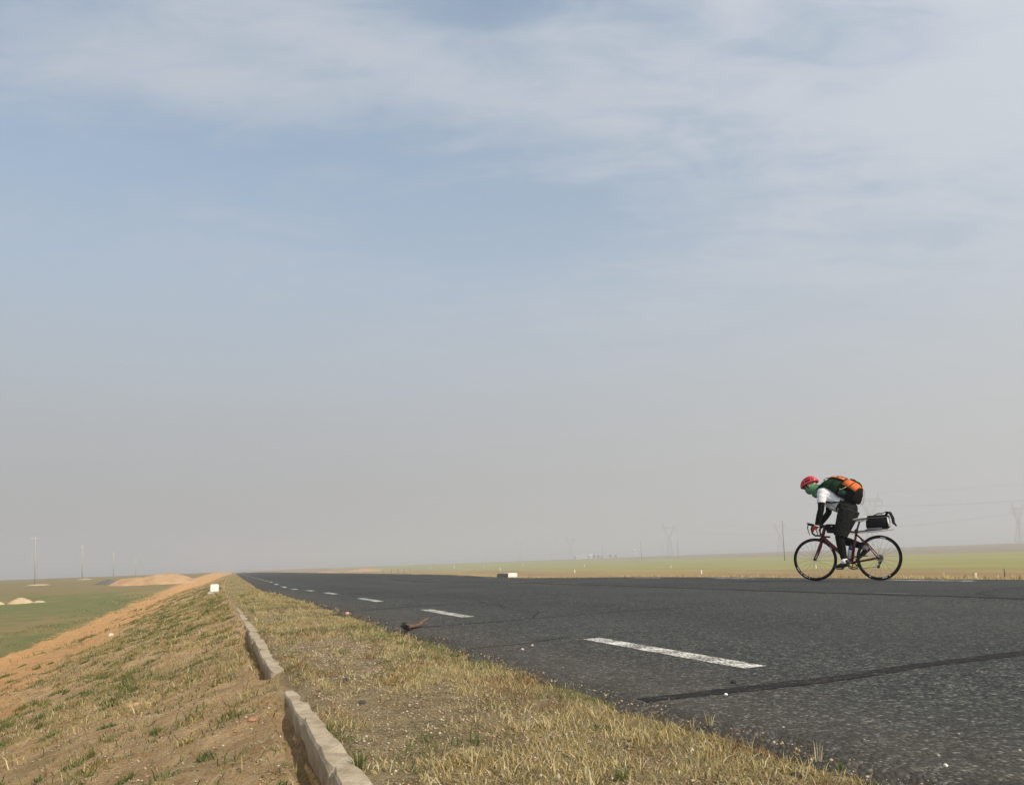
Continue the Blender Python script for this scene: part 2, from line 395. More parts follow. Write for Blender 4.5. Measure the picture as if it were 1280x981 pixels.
trk = T.math('ADD', T.math('EXPONENT', T.math('MULTIPLY', T.math('POWER', T.math('DIVIDE', T.math('SUBTRACT', aT, 3.2), 0.42), 2.0), -1.0)), T.math('EXPONENT', T.math('MULTIPLY', T.math('POWER', T.math('DIVIDE', T.math('SUBTRACT', aT, 5.0), 0.42), 2.0), -1.0)))
col = T.mix(T.math('MULTIPLY', trk, T.math('MULTIPLY', T.rng(wear, 0.3, 0.6), 0.45)), col, (0.032, 0.036, 0.034))
col = T.mix(T.math('MULTIPLY', T.rng(T.math('ADD', aT, T.math('MULTIPLY', wear, 1.2)), 6.9, 7.2), 0.35), col, (0.034, 0.038, 0.036))
stain = T.noise(pos, 1.7, 5, 0.65, 0.4)
col = T.mix(T.math('MULTIPLY', T.rng(stain, 0.60, 0.74), 0.55), col, (0.024, 0.024, 0.023))
patch = T.noise(pos, 0.5, 3, 0.5)
col = T.mix(T.math('MULTIPLY', T.rng(patch, 0.35, 0.65), 0.22), col, (0.080, 0.082, 0.075))
T.l.new(col, B.inputs['Base Color']); B.inputs['Roughness'].default_value = 0.85; B.inputs['Specular IOR Level'].default_value = 0.18
bn = T.new('ShaderNodeBump', {'Height': T.math('SUBTRACT', 1.0, v1.outputs['Distance']), 'Strength': 0.9, 'Distance': 0.004})
bn2 = T.new('ShaderNodeBump', {'Height': T.noise(pos, 35, 3, 0.6), 'Strength': 0.35, 'Distance': 0.01, 'Normal': bn.outputs[0]})
T.l.new(bn2.outputs[0], B.inputs['Normal'])
road = tag(link('road', rme, am), 'grey asphalt road running away to the left', kind='structure')

def rz1(u): return float(roadz(np.float64(u)))
def strip(name, u0, u1, t0, t1, material, lift=0.0014, nu=14, rough=0.0, seed=0, along=True, taper=False):
    """a thin painted or poured sheet on the road, ragged edges"""
    r = random.Random(seed); vs = []; fs = []
    for i in range(nu + 1):
        k = i / nu
        if along: ua = ub = u0 + (u1 - u0) * k; ta, tb = t0, t1
        else: ta = tb = t0 + (t1 - t0) * k; ua, ub = u0, u1
        for q, (a, b) in enumerate(((ua, ta), (ub, tb))):
            j = r.uniform(-rough, rough)
            if along: b += j
            else: a += j
            x, y = P2(a, b)[0]
            z = rz1(a) + lift
            vs.append((x, y, z))
    for i in range(nu): fs.append((2 * i, 2 * i + 1, 2 * i + 3, 2 * i + 2))
    mb = MB(); mb.add(vs, fs); me = mb.mesh(name)
    if me.polygons[0].normal.z < 0: me.flip_normals()
    return link(name, me, material, road)
def worn_paint(name, c, wear, thr):
    m = bpy.data.materials.new(name); m.use_nodes = True; t = NT(m.node_tree); b = t.n['Principled BSDF']
    p = t.new('ShaderNodeNewGeometry').outputs['Position']
    v = t.new('ShaderNodeTexVoronoi', {'Vector': p, 'Scale': 95.0})
    n = t.noise(p, 60, 4, 0.7); n2 = t.noise(p, 5, 4, 0.6)
    chips = t.rng(t.math('ADD', t.math('ADD', t.math('MULTIPLY', n, 0.7), t.math('MULTIPLY', n2, 0.5)), t.math('MULTIPLY', v.outputs['Distance'], 0.3)), thr - 0.06, thr + 0.04)
    t.l.new(t.mix(chips, t.mix(t.rng(n2, 0.3, 0.7), c, tuple(x * 0.85 for x in c)), (0.075, 0.07, 0.062)), b.inputs['Base Color'])
    b.inputs['Roughness'].default_value = 0.8
    bn = t.new('ShaderNodeBump', {'Height': v.outputs['Distance'], 'Strength': 0.4, 'Distance': 0.003}); t.l.new(bn.outputs[0], b.inputs['Normal'])
    return m
m_white = worn_paint('road_paint_white', (0.68, 0.66, 0.59), 1, 0.765)
m_worn = worn_paint('road_paint_worn', (0.50, 0.48, 0.42), 1, 0.70)
m_yel = worn_paint('road_paint_yellow', (0.36, 0.30, 0.16), 1, 0.60)
m_tar = bpy.data.materials.new('crack_tar'); m_tar.use_nodes = True; T = NT(m_tar.node_tree); B = T.n['Principled BSDF']
pos = T.new('ShaderNodeNewGeometry').outputs['Position']; v1 = T.new('ShaderNodeTexVoronoi', {'Vector': pos, 'Scale': 98.0})
chip = T.ramp(T.new('ShaderNodeSeparateXYZ', {0: v1.outputs['Color']}).outputs[0], [(0.0, (0.014, 0.0145, 0.014)), (0.55, (0.024, 0.024, 0.022)), (0.85, (0.05, 0.047, 0.041)), (0.97, (0.12, 0.11, 0.095))])
T.l.new(T.mix(T.rng(T.noise(pos, 14, 4, 0.6), 0.35, 0.7), (0.020, 0.0195, 0.019), chip), B.inputs['Base Color']); B.inputs['Roughness'].default_value = 0.9; B.inputs['Specular IOR Level'].default_value = 0.1
bn = T.new('ShaderNodeBump', {'Height': T.math('SUBTRACT', 1.0, v1.outputs['Distance']), 'Strength': 0.5, 'Distance': 0.003}); T.l.new(bn.outputs[0], B.inputs['Normal'])
dashes = [(-1.2, 0.2), (2.65, 4.14), (6.52, 8.0), (10.41, 11.88), (14.50, 15.90), (17.95, 19.3)] + [(21.9 + 3.75 * k, 23.3 + 3.75 * k) for k in range(30)]
for i, (a, b) in enumerate(dashes):
    strip('lane_dash', a, b, 1.985, 2.105, m_white, nu=24 if a < 12 else 6, rough=0.004, seed=i)
for i, (a, b) in enumerate([(3.0, 4.4), (7.3, 8.7), (11.7, 12.95), (15.0, 16.3), (18.6, 20.0)] + [(22.4 + 3.75 * k, 23.8 + 3.75 * k) for k in range(24)]):
    strip('edge_line_dash', a, b, 9.26, 9.38, m_worn if i > 3 else m_white, nu=8, rough=0.01, seed=50 + i)
for i, (a, b) in enumerate([(5.9, 6.35), (13.6, 14.8), (16.5, 17.5), (22, 24)]):
    strip('centre_line_remnant', a, b, 6.52, 6.62, m_yel, nu=6, rough=0.015, seed=90 + i)
def crack(name, pts, wid, seed, lift=0.0014, n=60):
    r = random.Random(seed); vs = []; fs = []
    pts = np.array(pts, float); L = np.r_[0, np.cumsum(np.hypot(*np.diff(pts, axis=0).T))]
    for i in range(n + 1):
        s = L[-1] * i / n; u = np.interp(s, L, pts[:, 0]); t = np.interp(s, L, pts[:, 1])
        d = np.array([np.interp(min(s + .05, L[-1]), L, pts[:, k]) - np.interp(max(s - .05, 0), L, pts[:, k]) for k in (0, 1)]); d /= np.hypot(*d) + 1e-9
        nn = np.array([-d[1], d[0]]); off = 0.02 * (vnoise(np.float64(s * 3 + seed), np.float64(.5)) - .5) * 2 * min(1, wid / .02)
        for sg in (-1, 1):
            wv = wid / 2 * (0.45 + 1.1 * float(vnoise(np.float64(s * 2.3 + seed * 3.7 + sg), np.float64(.3 + sg))) + 0.16 * r.random())
            q = np.array([u, t]) + nn * (off + sg * wv)
            x, y = P2(q[0], q[1])[0]
            z = rz1(q[0]) + lift
            vs.append((x, y, z))
    for i in range(n): fs.append((2 * i, 2 * i + 1, 2 * i + 3, 2 * i + 2))
    mb = MB(); mb.add(vs, fs); me = mb.mesh(name)
    if me.polygons[0].normal.z < 0: me.flip_normals()
    return link(name, me, m_tar, road)
crack('sealed_crack', [(2.25, 1.27), (2.27, 1.58), (2.26, 1.99), (2.33, 2.58), (2.35, 3.28), (2.37, 5.0), (2.35, 9.7)], 0.070, 1, lift=0.0016, n=140)
crack('sealed_crack', [(5.74, 1.30), (5.82, 2.1), (5.98, 2.92), (6.0, 3.9)], 0.030, 2)
crack('sealed_crack', [(8.42, 1.30), (8.75, 2.2), (8.9, 4.0)], 0.045, 3)
crack('sealed_crack', [(11.6, 1.45), (11.8, 4.2)], 0.06, 4)
crack('sealed_crack', [(-1, 6.36), (4, 6.40), (9, 6.32), (16, 6.42), (30, 6.4)], 0.16, 5, lift=0.0011, n=160)
crack('fine_crack', [(5.9, 2.4), (6.6, 2.75), (7.4, 2.7), (8.2, 2.95), (8.8, 2.9)], 0.014, 13)
crack('fine_crack', [(4.1, 1.25), (4.15, 1.6), (4.3, 1.95)], 0.010, 14)
crack('sealed_crack', [(4.9, 6.5), (5.4, 6.9), (5.74, 7.76), (5.8, 8.8)], 0.02, 6)

# ------------------------------------------------------------------ kerb of single edging slabs
m_kerb = mat('kerb_concrete', (0.47, 0.40, 0.29), 0.95, 0.1, scale=14, bump=0.7, bscale=70, col2=(0.30, 0.235, 0.16), detail=6)
kerb = tag(empty('kerb', (*P2(1.0, 0.3)[0], 0)), 'low weathered concrete edging between the grass verge and the embankment', kind='structure')
kr = random.Random(3)
u = 0.75; ki = 0
while u < 31:
    ln = 0.62 + kr.uniform(-0.12, 0.12)
    gap = kr.uniform(0.004, 0.018)
    sunk = 2.9 < u < 3.6
    skip = (u > 5 and kr.random() < 0.05)
    if not skip:
        wd = 0.072; hgt = 0.22
        nx = 9; vs = []; fs = []
        jt = kr.uniform(-0.007, 0.007); jz = (-0.03 if sunk else 0) + kr.uniform(-0.014, 0.004) + (0.0 if u < 8 else -0.012 * min(1, (u - 8) / 3)); tl = kr.uniform(-0.012, 0.012)
        tcn = 0.245 + 0.05 * min(max(u - 6, 0) / 10, 1.3)
        for i in range(nx + 1):
            k = i / nx; uu = u + gap + (ln - 2 * gap) * k
            el = 0.010 * (float(vnoise(np.float64(uu * 6), np.float64(.4))) - .5); er = 0.026 * (float(vnoise(np.float64(uu * 8 + 9), np.float64(.7))) - .62)
            ch = 0.005 + 0.012 * float(vnoise(np.float64(uu * 9), np.float64(2.2))) ** 2 + (kr.uniform(0.004, .02) if i in (0, nx) else 0)
            zt = rz1(uu) - 0.004 + jz + tl * (k - .5) + kr.uniform(-.003, .003)
            prof = [(-wd / 2, -hgt), (-wd / 2 + el, -ch), (-wd / 2 + el + ch * .6, 0), (wd / 2 + er - ch * .6, kr.uniform(-.003, .001)), (wd / 2 + er, -ch), (wd / 2, -hgt)]
            for pt, pz in prof:
                x, y = P2(uu, tcn + jt + pt)[0]; vs.append((x, y, zt + pz))
        for i in range(nx):
            for j in range(5): a = i * 6 + j; fs.append((a, a + 1, a + 7, a + 6))
        fs.append(tuple(range(5, -1, -1))); fs.append(tuple(nx * 6 + j for j in range(6)))
        mb = MB(); mb.add(vs, fs); o = mb.build('kerb_slab', m_kerb, kerb, smooth=False)
        o.matrix_parent_inverse = Matrix.Translation(-kerb.location)
    u += ln; ki += 1

# ------------------------------------------------------------------ culvert end walls
m_wwash = mat('whitewash', (0.80, 0.79, 0.75), 0.85, 0.2, var=0.05, scale=4, bump=0.2, bscale=25)
m_conc = mat('concrete', (0.42, 0.40, 0.36), 0.9, 0.2, var=0.15, scale=5, bump=0.3, bscale=30)
m_conc_shade = mat('shaded_concrete', (0.20, 0.19, 0.175), 0.9, 0.2, var=0.15, scale=5, bump=0.3, bscale=30)  # concrete darkened to paint the shade on the wall's road-facing side
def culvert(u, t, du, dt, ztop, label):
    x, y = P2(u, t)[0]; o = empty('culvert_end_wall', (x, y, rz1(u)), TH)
    mb = MB(); mb.box((0, 0, ztop / 2 - 0.3), (dt, du, ztop + 0.6), taper=0.94); mb.build('wall', m_conc_shade, o, smooth=False, bevel=0.012)
    mb = MB(); mb.box((0, -du / 2 * .985 - .012, ztop / 2 - 0.02), (dt * .985, .03, ztop + .03)); mb.box((0, -du * .29, ztop + .004), (dt * .9, du * .4, .012)); mb.build('sunlit_whitewash', m_wwash, o, smooth=False)  # white kept to the sunlit end, so the lighting is in the colours
    mb = MB(); mb.box((-0.0, 0, -0.36), (dt + 0.16, du + 0.3, 0.62)); mb.build('footing', m_conc, o, smooth=False, bevel=0.02)
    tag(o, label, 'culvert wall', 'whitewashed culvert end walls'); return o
culvert(26.3, -0.08, 0.4, 0.245, 0.18, 'small whitewashed culvert block on the left grass verge beside the kerb')
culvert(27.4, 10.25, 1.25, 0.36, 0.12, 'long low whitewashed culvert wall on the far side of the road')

# ------------------------------------------------------------------ dirt mounds
m_orange = mat('orange_dirt', (0.44, 0.295, 0.165), 0.95, 0.1, scale=0.8, bump=0.5, bscale=3, col2=(0.35, 0.21, 0.11))
m_sand = mat('pale_sand', (0.55, 0.43, 0.28), 0.95, 0.1, scale=1.2, bump=0.5, bscale=5, col2=(0.45, 0.32, 0.19))
m_mound_shade = mat('mound_shade', (0.12, 0.11, 0.10), 0.95, 0.1, scale=1.2, bump=0.5, bscale=4)  # dark colour painting the shaded side of the orange mound
def mound(px, dist, lx, ly, hh, material, label, seed, rz=0.0, lobes=None):
    x, y, z = at_dist(px, dist); n1, n2 = 30, 22; vs = []; fs = []
    lobes = lobes or [(0, 0, 1, 1)]
    for i in range(n1 + 1):
        for j in range(n2 + 1):
            a = -1 + 2 * i / n1; b = -1 + 2 * j / n2
            hv = 0
            for (cx, cy, sx, hv_) in lobes:
                q = ((a - cx) / sx) ** 2 + ((b - cy)) ** 2; hv = max(hv, hv_ * max(0, 1 - q) ** 0.8)
            hv *= 0.8 + 0.4 * float(fbm(np.float64(a * 3 + seed), np.float64(b * 3)))
            vs.append((a * lx / 2, b * ly / 2, hv * hh - 0.25))
    for i in range(n1):
        for j in range(n2): k = i * (n2 + 1) + j; fs.append((k, k + n2 + 1, k + n2 + 2, k + 1))
    mb = MB(); mb.add(vs, fs); o = mb.build('dirt_mound', material, None, True)
    o.location = (x, y, z); o.rotation_euler.z = rz
    tag(o, label, 'dirt mound', 'heaps of bare earth in the fields'); return o
mound(194, 118, 13, 7, 1.6, m_orange, 'big orange dirt mound rising above the left field near the road', 1, 0.35, [(-.35, 0, .6, .82), (.15, 0, .8, 1.0)])
mound(136, 128, 4.2, 3, 0.85, m_mound_shade, 'added dark heap for the shaded left side of the big orange mound', 2, 0.3)  # added heap, dark where the mound's left side lies in shade
mound(35, 72, 3.0, 2.4, 0.62, m_sand, 'pale sand heap in the green left field below the tallest pole', 3, 0.4, [(-.3, 0, .7, 1.0), (.55, 0, .45, .6)])
mound(-6, 72, 1.8, 1.4, 0.55, m_sand, 'small pale sand heap cut by the left edge of the picture', 4, 0.2)
mound(48, 142, 5.0, 2.5, 0.38, m_sand, 'flat tan heap at the foot of the tallest left pole', 5, 0.3)
mound(106, 205, 5, 3, 0.42, m_sand, 'flat tan heap at the foot of the second left pole', 6, 0.3)
mound(408, 320, 16, 8, 1.9, m_orange, 'low far brown rise just right of the road on the horizon', 7, 0.2)
mound(455, 420, 22, 9, 1.9, m_orange, 'long low brown rise on the horizon above the road', 8, 0.2)

# ------------------------------------------------------------------ utility poles
m_pole = mat('pole_concrete', (0.38, 0.37, 0.34), 0.85, 0.2, var=0.08, scale=2)
m_pole2 = mat('pole_dark', (0.23, 0.215, 0.20), 0.85, 0.2, var=0.1, scale=2)
m_steel = mat('galvanised_steel', (0.43, 0.44, 0.44), 0.7, 0.3, metal=0.0, var=0.1, scale=1)
m_cer = mat('insulator', (0.30, 0.22, 0.18), 0.35, 0.5, var=0.05)
m_wire = mat('wire_aluminium', (0.20, 0.20, 0.20), 0.6, 0.3, var=0.05)
def pole(px, dist, hgt, rad, material, label, group, arm=1.5):
    x, y, z = at_dist(px, dist); o = empty('utility_pole', (x, y, z), 0.7)
    MB().tube([(0, 0, -0.4), (0, 0, hgt * .5), (0, 0, hgt)], [rad, rad * .82, rad * .62], 10).build('shaft', material, o)
    MB().box((0, 0, hgt - 0.45), (arm, 0.09, 0.09)).build('crossarm', m_steel, o, False)
    for k in (-.45, 0, .45):
        mb = MB(); zb = hgt - 0.41 if k else hgt
        mb.tube([(k * arm, 0, zb), (k * arm, 0, zb + .08), (k * arm, 0, zb + .12), (k * arm, 0, zb + .22)], [.03, .05, .03, .045], 8); mb.build('insulator', m_cer, o)
    tag(o, label, 'pole', group); return o
gl, gr = 'utility poles across the left field', 'utility poles across the right field'
pole(44, 147, 8.0, .085, m_pole, 'tallest pale utility pole standing at the far left', gl)
pole(103, 213, 8.3, .12, m_pole, 'second pale utility pole from the left, behind the flat tan heap', gl)
pole(142, 300, 8.6, .14, m_pole, 'third pale utility pole from the left, by the big orange mound', gl)
pole(170, 400, 8.6, .15, m_pole, 'faint fourth utility pole from the left, behind the big orange mound', gl)
pole(981, 285, 14, .20, m_pole2, 'dark single pole in the field just left of the cyclist', gr, 1.2)
pole(802, 480, 11.5, .20, m_pole2, 'dark pole left of the tall wineglass pylon in the middle distance', gr, 1.4)
pole(848, 500, 13.0, .18, m_pole2, 'thin dark pole right of the tall wineglass pylon in the middle distance', gr, 1.4)
pole(754, 720, 13.0, .22, m_pole2, 'faint far pole by the white farmhouse', gr, 1.6)

# ------------------------------------------------------------------ wineglass pylons
PYH = 32.0
def pylon_parts(o):
    def strut(mb, a, b, w=.14): mb.tube([a, b], w / 2 * 1.25, 4)
    H1, H2, H3 = 17.0, 27.0, 32.0          # waist, beam, horns
    for sx in (-1, 1):
        mb = MB()
        for sy in (-1, 1): strut(mb, (sx * 2.9, sy * 2.9, -1), (sx * 0.9, sy * 0.9, H1), .30)
        for i in range(6):
            z0, z1 = H1 * i / 6, H1 * (i + 1) / 6; w0, w1 = 2.9 - 2.0 * i / 6, 2.9 - 2.0 * (i + 1) / 6
            strut(mb, (sx * w0, -w0, z0), (sx * w1, w1, z1)); strut(mb, (sx * w0, w0, z0), (sx * w1, -w1, z1))
        mb.build('leg_frame', m_steel, o, False)
    for sy in (-1, 1):
        mb = MB()
        for i in range(6):
            z0, z1 = H1 * i / 6, H1 * (i + 1) / 6; w0, w1 = 2.9 - 2.0 * i / 6, 2.9 - 2.0 * (i + 1) / 6
            strut(mb, (-w0, sy * w0, z0), (w1, sy * w1, z1)); strut(mb, (w0, sy * w0, z0), (-w1, sy * w1, z1))
        mb.build('body_bracing', m_steel, o, False)
    for sx in (-1, 1):
        mb = MB()
        for sy in (-1, 1):
            strut(mb, (sx * .9, sy * .9, H1), (sx * 5.4, sy * .7, H2), .26); strut(mb, (sx * .15, sy * .9, H1), (sx * 4.0, sy * .7, H2), .22)
            strut(mb, (sx * 5.4, sy * .7, H2), (sx * 6.0, 0, H3), .24); strut(mb, (sx * 4.0, sy * .7, H2), (sx * 6.0, 0, H3), .2)
        for i in range(5):
            k0, k1 = i / 5, (i + 1) / 5
            strut(mb, (sx * (.9 + 4.5 * k0), .8, H1 + 10 * k0), (sx * (.15 + 3.85 * k1), .8, H1 + 10 * k1))
        mb.build('arm', m_steel, o, False)
    mb = MB()
    for sy in (-1, 1):
        for z in (H2, H2 + 1.3): strut(mb, (-8.2 if z == H2 else -5.6, sy * .7, z), (8.2 if z == H2 else 5.6, sy * .7, z), .24)
        for i in range(8): strut(mb, (-5.6 + 1.4 * i, sy * .7, H2 + 1.3 * (i % 2)), (-4.2 + 1.4 * i, sy * .7, H2 + 1.3 * ((i + 1) % 2)))
        for sx in (-1, 1): strut(mb, (sx * 8.2, sy * .2, H2), (sx * 5.6, sy * .7, H2 + 1.3), .18)
    mb.build('crossbeam', m_steel, o, False)
    for x in (-7.9, 0, 7.9):
        MB().tube([(x, 0, H2 - .1), (x, 0, H2 - 2.6)], .12, 6).build('insulator_string', m_cer, o)
def pylon(px, dist, s, rz, label):
    x, y, z = at_dist(px, dist)
    if not pylon.proto:
        o = empty('power_pylon'); pylon_parts(o); pylon.proto = o
    else: o = copy_tree(pylon.proto)
    o.location = (x, y, z); o.rotation_euler = (0, 0, rz); o.scale = (s, s, s)
    tag(o, label, 'pylon', 'lattice power pylons across the plain'); return o
pylon.proto = None
py_bag = pylon(1093, 640, 1.36, 0.25, 'steel pylon rising right behind the black bag on the bicycle')
py_edge = pylon(1278, 660, 0.92, 0.35, 'wineglass pylon cut by the right edge of the picture')
py_pole = pylon(977, 860, 0.98, 0.1, 'faint pylon directly behind the dark single pole')
py_mid = pylon(838, 830, 1.08, 0.1, 'wineglass pylon standing tallest between the two thin dark poles')
py_m2 = pylon(829, 1250, 0.95, 0.1, 'small faint pylon just left of the tallest wineglass pylon')
py_714 = pylon(714, 1080, 1.02, 0.1, 'faint pylon just left of the white farmhouse')
py_651 = pylon(651, 1150, 1.0, 0.0, 'faint pylon above the long low culvert wall')
pylon(688, 1600, 0.95, 0.0, 'tiny very faint pylon between the two faint pylons above the field')
pylon(608, 1500, 0.95, 0.0, 'tiny very faint pylon farthest left on the plain')
def span(a, b, label, group, sag):
    for x, zz in ((-7.9, 24.3), (0, 24.3), (7.9, 24.3), (-6, 32), (6, 32)):
        pa = Matrix.Translation(a.location) @ Matrix.Rotation(a.rotation_euler.z, 4, 'Z') @ (Vector((x, 0, zz)) * a.scale[0])
        pb = Matrix.Translation(b.location) @ Matrix.Rotation(b.rotation_euler.z, 4, 'Z') @ (Vector((x, 0, zz)) * b.scale[0])
        pts = [pa.lerp(pb, i / 16) - Vector((0, 0, sag * 4 * (i / 16) * (1 - i / 16))) for i in range(17)]
        o = MB().tube(pts, 0.028 if zz < 30 else .02, 4, up=(0, 0, 1)).build('overhead_wire', m_wire, None, False)
        tag(o, label, 'wire', group)
far_r = empty('tmp', (*at_dist(1720, 400)[:2], -2.4), 0.5); far_r.scale = (1.05,) * 3
far_r2 = empty('tmp2', (*at_dist(1800, 560)[:2], -2.4), 0.5); far_r2.scale = (1,) * 3
span(py_bag, far_r, 'thin overhead wire running right from the pylon behind the bag', 'wires right of the pylon behind the bag', 4)
span(py_pole, py_bag, 'thin overhead wire between the pylons behind the dark pole and the bag', 'wires left of the pylon behind the bag', 7)
span(py_mid, py_edge, 'thin overhead wire from the tallest wineglass pylon to the right edge pylon', 'wires to the right edge pylon', 8)
span(py_edge, far_r2, 'thin overhead wire leaving the picture from the right edge pylon', 'wires beyond the right edge pylon', 4)
bpy.data.objects.remove(far_r); bpy.data.objects.remove(far_r2)

# ------------------------------------------------------------------ marker posts, stake
m_post = mat('post_white', (0.80, 0.79, 0.74), 0.7, 0.3, var=0.05, scale=6)
m_cap = mat('post_band', (0.30, 0.06, 0.04), 0.7, 0.3)
m_stake = mat('stake_wood', (0.10, 0.075, 0.055), 0.9, 0.2)
posts = [(1220, 715, 721, 'white marker post in brown grass right of the bicycle'),
         (1020.5, 705.2, 710.4, 'white marker post seen through the spokes of the front wheel'),
         (877, 712.5, 717.6, 'white marker post nearest the road left of the cyclist'),
         (839, 706.2, 709.6, 'white marker post below the tallest wineglass pylon'),
         (718.5, 711.6, 715.8, 'white marker post right of the long low culvert wall'),
         (730.5, 705, 708.2, 'white marker post in the field below the white farmhouse'),
         (708, 703.2, 704.8, 'tiny white marker post below the faint pylon left of the farmhouse'),
         (654, 704.6, 707.2, 'white marker post just right of and above the long culvert wall'),
         (625.5, 709.4, 713, 'white marker post right behind the long culvert wall'),
         (605, 705, 707, 'white marker post just left of and above the long culvert wall'),
         (568, 706.4, 709.4, 'white marker post second from the left of the far row'),
         (538, 707.2, 709.4, 'white marker post leftmost of the far row')]
for px, yt, yb, lab in posts:
    x, y = on_plane(px, yb, -2.4); d = math.hypot(x, y)
    if d > 420: x, y = x * 420 / d, y * 420 / d; d = 420
    depth = np.dot([x, y, -2.87], cF); hgt = (yb - yt) * depth / FPX; wd = max(0.13, hgt * 0.22)
    o = empty('marker_post', (x, y, gz(x, y) - 0.02), random.uniform(-.3, .3))
    mb = MB(); mb.box((0, 0, hgt * .46), (wd, wd, hgt * .92)); mb.box((0, 0, hgt * .96), (wd, wd, hgt * .08), taper=.55); mb.build('shaft', m_post, o, False)
    mb = MB(); mb.box((0, 0, hgt * .80), (wd * 1.03, wd * 1.03, hgt * .05)); mb.build('band', m_conc, o, False)
    tag(o, lab, 'marker post', 'white marker posts along the field')
x, y = on_plane(1256, 720, -2.4)
o = tag(MB().tube([(0, 0, -.1), (0.02, 0, .35), (0.0, 0.02, .72)], [.055, .05, .04], 7).build('stake', m_stake), 'short dark wooden stake near the right edge of the field', 'stake')
o.location = (x, y, gz(x, y))
for i, px in enumerate([478, 489, 497, 505, 512]):
    x, y, z = at_dist(px, 260 + 20 * i)
    o = tag(MB().tube([(0, 0, -.1), (random.uniform(-.05, .05), 0, .9), (random.uniform(-.1, .1), .02, 1.7)], [.08, .08, .06], 6).build('stake', m_stake),
            'dark stake in the short row of stakes at the far road verge', 'stake', 'short row of dark stakes'); o.location = (x, y, z)

# ------------------------------------------------------------------ far farmstead
m_plaster = mat('white_plaster', (0.62, 0.62, 0.60), 0.8, 0.2, var=0.04, scale=1)
m_roof = mat('grey_roof', (0.36, 0.37, 0.38), 0.7, 0.3, var=0.1, scale=1)
m_glass = mat('dark_window', (0.05, 0.06, 0.07), 0.2, 0.5)
m_door = mat('door_wood', (0.16, 0.10, 0.07), 0.7, 0.3)
def house(px, dist, L, Wd, hw, hr, label, nwin, roofm=None):
    x, y, z = at_dist(px, dist); o = empty('farmhouse', (x, y, z), 0.25)
    MB().box((0, 0, hw / 2 - .2), (L, Wd, hw + .4)).build('wall', m_plaster, o, False)
    e = .4; mb = MB()
    mb.add([(-L / 2 - e, -Wd / 2 - e, hw - .1), (L / 2 + e, -Wd / 2 - e, hw - .1), (L / 2 + e, 0, hw + hr), (-L / 2 - e, 0, hw + hr), (-L / 2 - e, Wd / 2 + e, hw - .1), (L / 2 + e, Wd / 2 + e, hw - .1)],
           [(0, 1, 2, 3), (3, 2, 5, 4), (0, 3, 4), (1, 5, 2), (0, 4, 5, 1)]); mb.build('roof', roofm or m_roof, o, False)
    for i in range(nwin):
        xx = -L / 2 + L * (i + .5) / nwin
        if i == nwin // 2: MB().box((xx, -Wd / 2 - .03, 1.0), (.95, .1, 2.0)).build('door', m_door, o, False)
        else:
            wn = MB().box((xx, -Wd / 2 - .02, 1.55), (1.3, .08, 1.2)).build('window', m_plaster, o, False)
            MB().box((xx, -Wd / 2 - .07, 1.55), (1.1, .04, 1.0)).build('pane', m_glass, wn, False)
    return tag(o, label, 'house', 'far farm buildings')
house(727, 860, 15, 6, 2.9, 1.2, 'long low farmhouse on the horizon beside the bright white house', 5)
house(738.5, 840, 5.0, 5, 3.6, 1.0, 'small bright white house at the right end of the long farmhouse', 2, m_plaster)
house(757, 900, 9, 6, 2.3, 0.9, 'low grey-roofed shed right of the bright white house', 3)
x, y, z = at_dist(793, 900)
o = empty('water_tower', (x, y, z)); MB().tube([(0, 0, -.2), (0, 0, 6.2)], .5, 10).build('shaft', m_plaster, o)
MB().tube([(0, 0, 6.2), (0, 0, 6.8), (0, 0, 8.6), (0, 0, 9.3)], [.5, 1.3, 1.3, .2], 12).build('tank', m_plaster, o)
tag(o, 'small white water tower on the horizon right of the farm', 'water tower')
m_leaf = mat('far_leaf', (0.055, 0.065, 0.035), 0.9, 0.1, var=0.3, scale=1)
m_bark = mat('bark', (0.09, 0.07, 0.05), 0.95, 0.1)
for i, (px, hh, lab) in enumerate([(742.5, 4.2, 'dark little tree right against the bright white house'), (748, 3.4, 'dark little tree between the bright white house and the shed'),
                                   (763, 3.6, 'dark little tree just right of the low grey-roofed shed'), (770, 2.8, 'dark bush-like tree rightmost beside the farm')]):
    x, y, z = at_dist(px, 830 + 12 * i); o = empty('tree', (x, y, z)); r = random.Random(i)
    mb = MB(); mb.tube([(0, 0, -.2), (.05, 0, hh * .5), (0, .1, hh * .85)], [.16, .1, .03], 6)
    for k in range(5): a = k * 1.3; mb.tube([(0.03, 0, hh * (.35 + .08 * k)), (math.cos(a) * hh * .25, math.sin(a) * hh * .25, hh * (.55 + .08 * k))], [.06, .02], 5)
    mb.build('trunk', m_bark, o)
    mb = MB()
    for k in range(420):
        a = r.uniform(0, 6.28); q = r.random() ** .5; zc = r.uniform(.28, 1.0); rad = hh * .42 * math.sin(math.pi * min(1, .12 + zc * .85)) * q * r.uniform(.75, 1.2)
        c = Vector((math.cos(a) * rad, math.sin(a) * rad, zc * hh)); e1 = Vector((r.gauss(0, 1), r.gauss(0, 1), r.gauss(0, 1))).normalized() * .22; e2 = e1.orthogonal().normalized() * .16
        mb.add([c - e1, c + e2, c + e1, c - e2], [(0, 1, 2, 3)])
    mb.build('crown', m_leaf, o, False); tag(o, lab, 'tree', 'little trees around the far farm')

